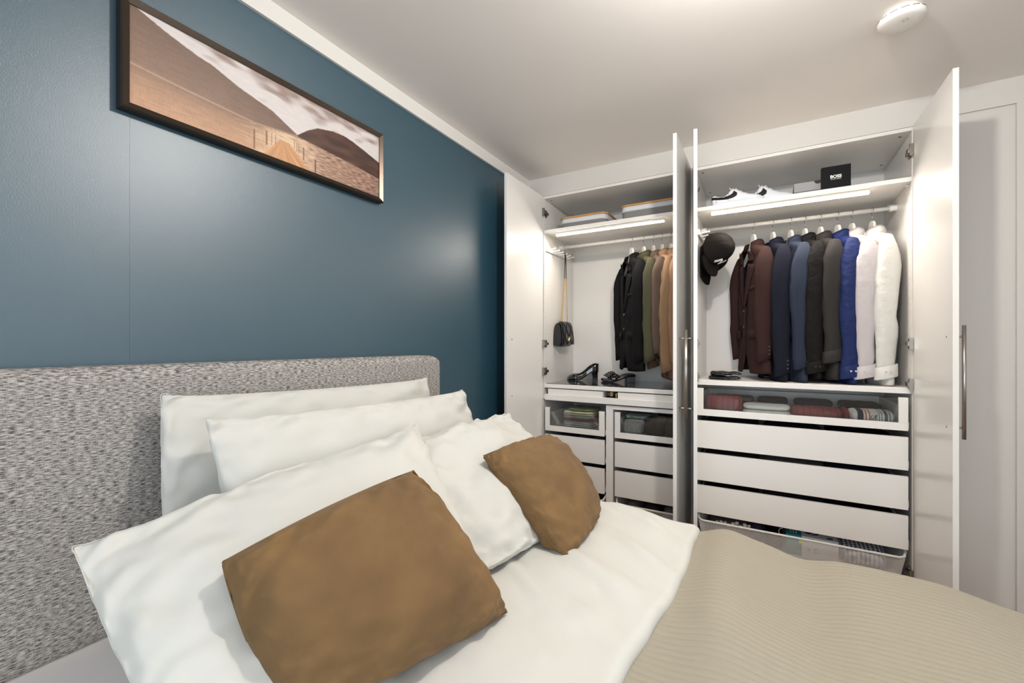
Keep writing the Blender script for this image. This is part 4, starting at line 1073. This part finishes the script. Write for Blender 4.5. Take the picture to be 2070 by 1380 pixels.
# ------------------------------------------------------------------ caps on the right peg rail
def cap(loc, up, front, label, emblem):
    t = thing('baseball_cap', label, 'cap', loc)
    up = Vector(up).normalized(); fr_ = Vector(front); fr_ = (fr_-up*fr_.dot(up)).normalized(); sd = up.cross(fr_)
    R = Matrix((sd, fr_, up)).transposed().to_4x4()
    a, b, h = .082, .100, .135
    A = []
    for t_ in np.linspace(0, 1, 16):
        ph = t_*PI/2; row = []
        for k in range(48):
            an = 2*PI*k/48; r = math.cos(ph)**.82 if t_ < 1 else .0
            seam = 1-.012*math.exp(-((((an/(PI/3)+.5) % 1)-.5)/.035)**2)
            row.append((a*r*math.cos(an)*seam, b*r*math.sin(an)*seam, h*math.sin(ph)**1.0*(1+.05*math.sin(an))*(seam)+.003*nz(an, t_*3, 1, 2)))
        A.append(row)
    g = G().grid(A, closed_u=True).xform(R); build(g, 'crown', 'cap', t, smooth=True, local=True, solid=.002)
    g = G().lathe([(0, h+.002), (.006, h+.002), (.007, h-.004)], 12).xform(R); build(g, 'top_button', 'cap', t, local=True)
    B = []
    for v in np.linspace(0, 1, 12):
        row = []
        for u in np.linspace(-1, 1, 20):
            an = PI/2+u*1.05; bx_, by_ = a*math.cos(an), b*math.sin(an)
            ext = .072*v*(1-abs(u)**3.2)**.5 if abs(u) < 1 else 0
            row.append((bx_*(1-.06*v), by_+ext, .004-.022*(u*u)*v*1.0-.004*v))
        B.append(row)
    g = G().grid(B).xform(R); build(g, 'brim', 'cap', t, smooth=True, solid=.004, local=True, fixn=False)
    if emblem:
        g = G()
        for k, (x0, z0, x1, z1) in enumerate([(-.026, .030, -.006, .072), (.004, .030, .024, .072), (-.004, .070, .006, .032), (-.032, .038, -.014, .076)]):
            P_ = []
            for q in np.linspace(0, 1, 6):
                x = x0+(x1-x0)*q; z = z0+(z1-z0)*q; ph = math.asin(min(.99, z/h)); r = math.cos(ph)**.82
                P_.append((x, b*r*math.sqrt(max(0, 1-(x/(a*r))**2))+.002, z*(1.05)))
            g.tube(P_, .0022, 6)
        g.xform(R); o = build(g, 'emblem', 'print_white', t, local=True, smooth=True); o['label'] = 'white embroidered slanted letter mark'
    # strap at the back hanging over a peg
    g = G().tube([(x, -b*math.sqrt(max(0, 1-(x/a)**2))-.001, .008) for x in np.linspace(-.045, .045, 9)], [(.006, .0015)]*9, 6).xform(R)
    build(g, 'back_strap', 'cap', t, local=True)
    return t
cap((1.232, .135, 1.883), (.82, -.56, .12), (-.10, -.12, -1), 'black baseball cap with a white mark, nearest on the peg rail', True)
cap((1.180, .255, 1.850), (.90, -.40, .10), (-.05, -.10, -1), 'plain dark baseball cap hanging behind the one with the white mark', False)

# ------------------------------------------------------------------ black shoes on the glass top
def pump(loc, rz, label):
    t = thing('pump_shoe', label, 'shoe', loc, rz, 'black patent pumps')
    L_ = .238; hH = .066
    def sole(x):  # height of the footbed along the shoe (toe x=0)
        q = np.clip((x-.075)/(L_-.075-.03), 0, 1); return .004+hH*(q*q*(3-2*q))
    def half(x):
        u = x/L_; return float(np.interp(u, [0, .03, .1, .25, .4, .6, .8, .95, 1], [.004, .018, .032, .040, .036, .027, .029, .026, .006]))
    A = []; xs = np.concatenate([np.linspace(0, .02, 5), np.linspace(.03, L_-.01, 26), [L_-.004, L_]])
    for x in xs:
        s = sole(x); w_ = half(x); u = x/L_
        top = float(np.interp(u, [0, .05, .15, .28, .34, .45, .6, .75, .9, 1], [.012, .026, .040, .048, .043, .040, .041, .048, .058, .062]))
        closed = u < .30; row = []
        for k in range(13):
            a = PI*k/12
            if closed: row.append((x, w_*math.cos(a), s+top*math.sin(a)**.7))
            else:
                f = k/12; 
                if f < .5: q = f*2; row.append((x, w_*(1-.12*q), s+top*q))
                else: q = (1-f)*2; row.append((x, -w_*(1-.12*q), s+top*q))
        A.append(row)
    # split into closed toe and two side walls to leave the opening
    A = np.array(A); ic = int(np.sum(xs/L_ < .30)); g = G()
    g.grid(A[:ic+0]); g.grid(A[ic-1:, :7]); g.grid(A[ic-1:, 7:]) if False else g.grid(A[ic-1:, 6:]) if False else None
    g2 = [np.concatenate([r[:6], r[5:6]]) for r in A[ic-1:]]; g.grid(np.array(g2)); g3 = [np.concatenate([r[7:8], r[7:]]) for r in A[ic-1:]]; g.grid(np.array(g3))
    g.add([tuple(A[-1][k]) for k in list(range(6))+list(range(7, 13))], [tuple(range(12))])
    build(g, 'upper', 'patent', t, smooth=True, solid=.0018, local=True, fixn=False)
    S_ = [[(x, w_, sole(x)-.002) for w_ in np.linspace(-half(x), half(x), 6)] for x in xs]
    build(G().grid(S_), 'outsole', 'patent', t, smooth=True, solid=.004, local=True, fixn=False)
    S_ = [[(x, w_*.9, sole(x)+.003) for w_ in np.linspace(-half(x), half(x), 6)] for x in xs[6:]]
    build(G().grid(S_), 'insole', 'insole', t, smooth=True, local=True, fixn=False)
    H_ = []
    for z, r, dx in ((0, .0115, -.018), (.03, .012, -.018), (.05, .017, -.022), (hH, .025, -.028)):
        H_.append([(L_+dx+r*1.0*math.cos(a), r*math.sin(a), z) for a in np.linspace(0, 2*PI, 16, endpoint=False)])
    g = G().grid(H_, closed_u=True); g.add(H_[0], [tuple(range(16))]); build(g, 'heel', 'patent', t, smooth=True, local=True)
    return t
GT = 1.0142
pump((.172, .345, GT), math.radians(24), 'black patent pump nearer the front of the dark glass shelf')
pump((.148, .392, GT), math.radians(37), 'black patent pump farther back, against its pair')
def sandal(loc, rz, label):
    t = thing('sandal', label, 'shoe', loc, rz, 'black flower sandals')
    L_ = .235
    def sz(x): q = min(1, max(0, (x-.07)/.13)); return .014+.038*q*q*(3-2*q)
    def hw(x): return float(np.interp(x/L_, [0, .04, .15, .3, .5, .8, .95, 1], [.012, .028, .040, .042, .032, .030, .026, .010]))
    xs = np.linspace(0, L_, 24)
    top = [[(x, w_, sz(x)) for w_ in np.linspace(-hw(x), hw(x), 7)] for x in xs]
    g = G().grid(top); build(g, 'footbed', 'leather', t, smooth=True, solid=.018, local=True, fixn=False)
    g = G()
    H_ = [[(L_-.030+dx+.026*sx, .026*sy, z) for sx, sy in ((-1, -1), (1, -1), (1, 1), (-1, 1))] for z, dx in ((0, .0), (.045, .0))]
    build(g.box(L_-.058, L_-.004, -.026, .026, 0, .044), 'block_heel', 'leather', t, bevel=.002, local=True)
    st = [[(.055+.045*v, .045*math.cos(a), sz(.07)+.002+.042*math.sin(a)) for a in np.linspace(.02, PI-.02, 16)] for v in np.linspace(0, 1, 4)]
    build(G().grid(st), 'strap', 'leather', t, smooth=True, solid=.003, local=True, fixn=False)
    g = G(); rng = random.Random(3)
    for k in range(22):   # ruffled rosette
        a = k*2.4; r = .004+.0068*math.sqrt(k); cx_, cy_ = .072+1.25*r*math.cos(a), 1.25*r*math.sin(a); cz_ = sz(.07)+.060-.9*r
        pts = [(cx_+.0105*math.cos(t_), cy_+.0105*math.sin(t_), cz_+.004*math.sin(3*t_+k)) for t_ in np.linspace(0, 2*PI, 10, endpoint=False)]
        g.tube(pts, .0042, 5, closed=True)
    o = build(g, 'flower_rosette', 'patent', t, smooth=True, local=True); o['label'] = 'ruffled black flower rosette'; o['kind'] = 'stuff'
    return t
sandal((.470, .300, GT), math.radians(22), 'black flower sandal nearer the shelf front')
sandal((.430, .385, GT), math.radians(22), 'black flower sandal behind its pair')

# ------------------------------------------------------------------ upper shelf boxes
def rrect(x0, x1, y0, y1, r, z, n=6):
    P_ = []
    for cx_, cy_, a0 in ((x1-r, y0+r, -PI/2), (x1-r, y1-r, 0), (x0+r, y1-r, PI/2), (x0+r, y0+r, PI)):
        for k in range(n+1): a = a0+k/n*PI/2; P_.append((cx_+r*math.cos(a), cy_+r*math.sin(a), z))
    return P_
def fabric_box(x0, x1, y0, y1, z0, z1, label):
    t = thing('storage_box', label, 'box', ((x0+x1)/2, (y0+y1)/2, z0), group='fabric boxes with bamboo rims')
    m = .006
    R_ = [rrect(x0+m, x1-m, y0+m, y1-m, .045, z) for z in (z0, (z0+z1)/2, z1-.03)]
    g = G().grid(R_, closed_u=True); g.add(R_[0], [tuple(range(len(R_[0])))]); build(g, 'body', 'grey_fabric', t, smooth=False)
    R_ = []
    for z, d in ((z1-.010, .004), (z1-.030, .0045), (z1-.046, .0035)):
        q = rrect(x0+d, x1-d, y0+d, y1-d, .047, z); 
        if z < z1-.04: q = [(x, y, z+.006*nz(x, y, 0, 9)) for x, y, z in q]
        R_.append(q)
    build(G().grid(R_, closed_u=True), 'folded_lining', 'white_fabric', t, smooth=True, solid=.002)
    R_ = [rrect(x0-a, x1+a, y0-a, y1+a, .05, z) for a, z in ((0, z1-.013), (.003, z1-.011), (.003, z1-.001), (0, z1), (-.010, z1), (-.010, z1-.013), (0, z1-.013))]
    o = build(G().grid(R_, closed_u=True), 'rim', 'bamboo', t, smooth=False); o['label'] = 'rounded bamboo rim'
    R_ = [rrect(x0+.012, x1-.012, y0+.012, y1-.012, .04, z) for z in (z1-.012, z0+.01)]
    g = G().grid(R_, closed_u=True); g.add(R_[1], [tuple(range(len(R_[1])))]); build(g, 'inner_lining', 'white_fabric', t)
    return t
fabric_box(.196, .556, .12, .50, 2.1205, 2.228, 'smaller grey fabric box with bamboo rim, left on the upper shelf')
fabric_box(.650, 1.040, .12, .50, 2.1205, 2.246, 'taller grey fabric box with bamboo rim, beside the middle door')

def sneaker(loc, rz, label):
    t = thing('sneaker', label, 'shoe', loc, rz, 'white sneakers')
    L_ = .275
    def hw(x): return float(np.interp(x/L_, [0, .03, .12, .3, .5, .72, .88, .97, 1], [.016, .027, .033, .034, .038, .047, .044, .028, .012]))
    xs = np.concatenate([np.linspace(0, .012, 4), np.linspace(.02, L_-.012, 26), np.linspace(L_-.009, L_, 4)])
    S_ = []
    for z, m in ((0, -.002), (.004, .002), (.024, .003), (.028, .000)):
        S_.append([(x if 0 < x < L_ else x+(m if x else -m), hw(x)+m, z+.006*max(0, (x-.2)/.07)) for x in xs]+[(x, -hw(x)-m, z+.006*max(0, (x-.2)/.07)) for x in xs[::-1]])
    n = len(S_[0]); g = G().grid(S_, closed_u=True)
    build(g, 'sole', 'rubber_white', t, smooth=True, local=True)
    top = lambda u: float(np.interp(u, [0, .06, .15, .24, .32, .38, .46, .6, .72, .82, .92, 1], [.076, .080, .068, .066, .085, .106, .104, .078, .062, .057, .048, .030]))
    A = []
    for x in xs:
        u = x/L_; w_ = hw(x)*.97; h = top(u)-.026; row = []
        for k in range(17):
            a = PI*k/16; c = math.cos(a); s = math.sin(a)
            open_ = 0
            yy = w_*math.copysign(abs(c)**.62, c)*(1-.30*s*(1 if u < .5 else .4)); row.append((x, yy, .024+h*s**.62))
        A.append(row)
    A = np.array(A)
    lo, hi = int(np.sum(xs/L_ < .07)), int(np.sum(xs/L_ < .34))
    g = G().grid(A[:lo+1]).grid(A[lo:hi, :7]).grid(A[lo:hi, 10:]).grid(A[hi-1:])
    g.add([tuple(p) for p in A[0]], [tuple(range(17))]); g.add([tuple(p) for p in A[-1]], [tuple(range(17))[::-1]])
    build(g, 'upper', 'leather_white', t, smooth=True, solid=.003, local=True, fixn=False)
    g = G()
    for k in range(7):
        u = .37+k*.047; x = u*L_; w_ = .020; z = top(u)+.003
        g.tube([(x+.004*(-1)**k, -w_, z-.008), (x, 0, z+.002), (x-.004*(-1)**k, w_, z-.008)], .0026, 6)
    g.tube([(.37*L_, -.004, top(.37)+.003), (.35*L_, -.016, top(.37)+.010), (.37*L_, -.022, top(.37)-.004)], .002, 5); g.tube([(.37*L_, .004, top(.37)+.003), (.34*L_, .014, top(.37)+.012), (.36*L_, .022, top(.37)-.004)], .002, 5)
    o = build(g, 'laces', 'rubber_white', t, smooth=True, local=True)
    # curved tick on both sides: thick at the front, sweeping back to the heel
    for sg in (1, -1):
        up_ = [(.00, .066), (.12, .061), (.26, .060), (.34, .064), (.39, .071), (.415, .080), (.425, .089)]; lo_ = [(.00, .050), (.14, .043), (.30, .040), (.42, .045), (.485, .056), (.495, .072), (.430, .091)]
        R_ = []
        for q in np.linspace(0, 1, 25):
            fu = lambda P_: (float(np.interp(q, np.linspace(0, 1, 7), [p[0] for p in P_])), float(np.interp(q, np.linspace(0, 1, 7), [p[1] for p in P_])))
            (ua, za), (ub, zb_) = fu(up_), fu(lo_); row = []
            for f in np.linspace(0, 1, 4):
                u = ua+(ub-ua)*f; z = za+(zb_-za)*f; h = top(u)-.026; s = min(.999, max(.01, (z-.024)/h))**(1/.62); c = math.sqrt(1-s*s)
                w_ = hw(max(.004, u*L_))*.97*(c**.62)*(1-.30*s*(1 if u < .5 else .4)); row.append((u*L_-.002*(u < .02), sg*(w_+.0028), z))
            R_.append(row)
        o = build(G().grid(R_), 'side_mark', 'print_black', t, smooth=True, local=True, fixn=False); o['label'] = 'black curved tick mark'
    build(G().box(-.0035, .0, -.012, .012, .045, .074), 'heel_tab', 'print_black', t, local=True)
    return t
sneaker((1.232, .085, 2.1205), math.radians(3), 'white sneaker with black tick, nearer the middle doors')
sn = sneaker((1.375, .165, 2.1205), math.radians(3), 'white sneaker with black tick, behind and right of its pair'); sn.scale = (1.06, 1.06, 1.14)

t = thing('shoe_box', 'light grey cardboard box with a dark half-round cut, on the upper shelf', 'box', (1.77, .32, 2.1205))
build(G().box(1.662, 1.90, .215, .43, 2.1205, 2.184), 'box_base', 'grey_card', t, bevel=.001)
build(G().box(1.659, 1.903, .211, .433, 2.186, 2.238), 'lid', 'grey_card', t, bevel=.001)
build(G().prism([(1.775+.019*math.cos(a), 2.2385+.019*math.sin(a)) for a in np.linspace(PI, 2*PI, 14)], .2096, .2108, 'xz'), 'finger_hole', 'print_black', t)
tag(build(G().box(1.572, 1.655, .45, .50, 2.1205, 2.24), 'white_folder', 'white_card', None, org=(1.61, .47, 2.1205), bevel=.001), 'plain white box file standing behind the sneakers', 'box')
bb = thing('gift_box', 'small black box reading BOSS on the upper shelf edge', 'box', (1.836, .075, 2.1205))
build(G().box(1.773, 1.900, .035, .068, 2.1205, 2.247), 'box_body', 'black_card', bb, bevel=.0012)
def text(s, size, loc, mat, parent, name, sx=1.0, bold=0, rot=(PI/2, 0, 0)):
    cu = bpy.data.curves.new('txt', 'FONT'); cu.body = s; cu.size = size; cu.align_x = 'CENTER'; cu.align_y = 'CENTER'; cu.extrude = .0003; cu.offset = bold
    o = bpy.data.objects.new('tmp', cu); COL.objects.link(o); bpy.context.view_layer.update()
    me = bpy.data.meshes.new_from_object(o); bpy.data.objects.remove(o); me.materials.clear(); me.materials.append(M[mat])
    R = Matrix.Translation(Vector(loc)-ORG[parent.name]) @ Matrix.Rotation(rot[0], 4, 'X') @ Matrix.Diagonal((sx, 1, 1, 1)); me.transform(R)
    r = link(name, me, parent); return r
text('BOSS', .0215, (1.836, .0346, 2.190), 'print_white', bb, 'lettering', 1.0, .0007)
text('HUGO BOSS', .0070, (1.836, .0346, 2.177), 'print_white', bb, 'small_lettering', 1.15)

# ------------------------------------------------------------------ leather gloves on the right shelf
def glove(loc, rz, label, mir=1):
    t = thing('glove', label, 'glove', loc, rz, 'black leather gloves')
    pal = []
    for u in np.linspace(0, 1, 12):
        x = .115*u; w_ = float(np.interp(u, [0, .15, .4, .8, 1], [.034, .036, .036, .042, .036])); h = float(np.interp(u, [0, .5, .9, 1], [.011, .014, .011, .008]))
        pal.append([(x, w_*math.cos(a)+.003*nz(x, a, 1, 20), h+h*math.sin(a)+.002*nz(x, a, 4, 40)) for a in np.linspace(0, 2*PI, 18, endpoint=False)])
    g = G().grid(pal, closed_u=True); g.add(pal[0], [tuple(range(18))]); g.add(pal[-1], [tuple(range(18))[::-1]])
    build(g, 'palm', 'leather', t, smooth=True, local=True)
    for k, (y, L_, dy) in enumerate([(.028, .060, .012), (.010, .070, .004), (-.009, .066, -.006), (-.027, .052, -.014)]):
        P_ = [(.100+L_*q, y*mir+dy*q*mir, .011+.006*math.sin(q*PI)-.002*q) for q in np.linspace(0, 1, 8)]
        g = G().tube(P_, [(.0095, .008), (.0098, .008), (.0095, .008), (.009, .0078), (.009, .0075), (.0085, .007), (.007, .006), (.002, .002)], 10); build(g, 'finger', 'leather', t, smooth=True, local=True)
    P_ = [(.030+.060*q, (.030+.026*math.sin(q*PI*.6))*mir, .011) for q in np.linspace(0, 1, 8)]
    build(G().tube(P_, [.010, .0105, .0105, .010, .0095, .009, .007, .002], 10), 'thumb', 'leather', t, smooth=True, local=True)
    for q in (.004, .014): build(G().tube([(.004+q, .035*math.cos(a), .0115+.0135*math.sin(a)) for a in np.linspace(0, 2*PI, 20, endpoint=False)], .0016, 5, closed=True), 'cuff_piping', 'leather', t, smooth=True, local=True)
    return t
glove((1.215, .135, 1.0805), math.radians(-8), 'black leather glove lying on the shelf, lower of the pair')
glove((1.222, .128, 1.1075), math.radians(-3), 'black leather glove on top of the other one', -1)

# ceiling lamp (outside the frame) that carries the main light
t = thing('ceiling_lamp', 'small white ceiling lamp above the bed', 'lamp', (1.55, -1.68, 2.5))
build(G().lathe([(0, 0), (.045, 0), (.045, -.02), (.012, -.028), (.006, -.06), (0, -.06)], 24), 'canopy', 'white_metal', t, smooth=True, local=True)
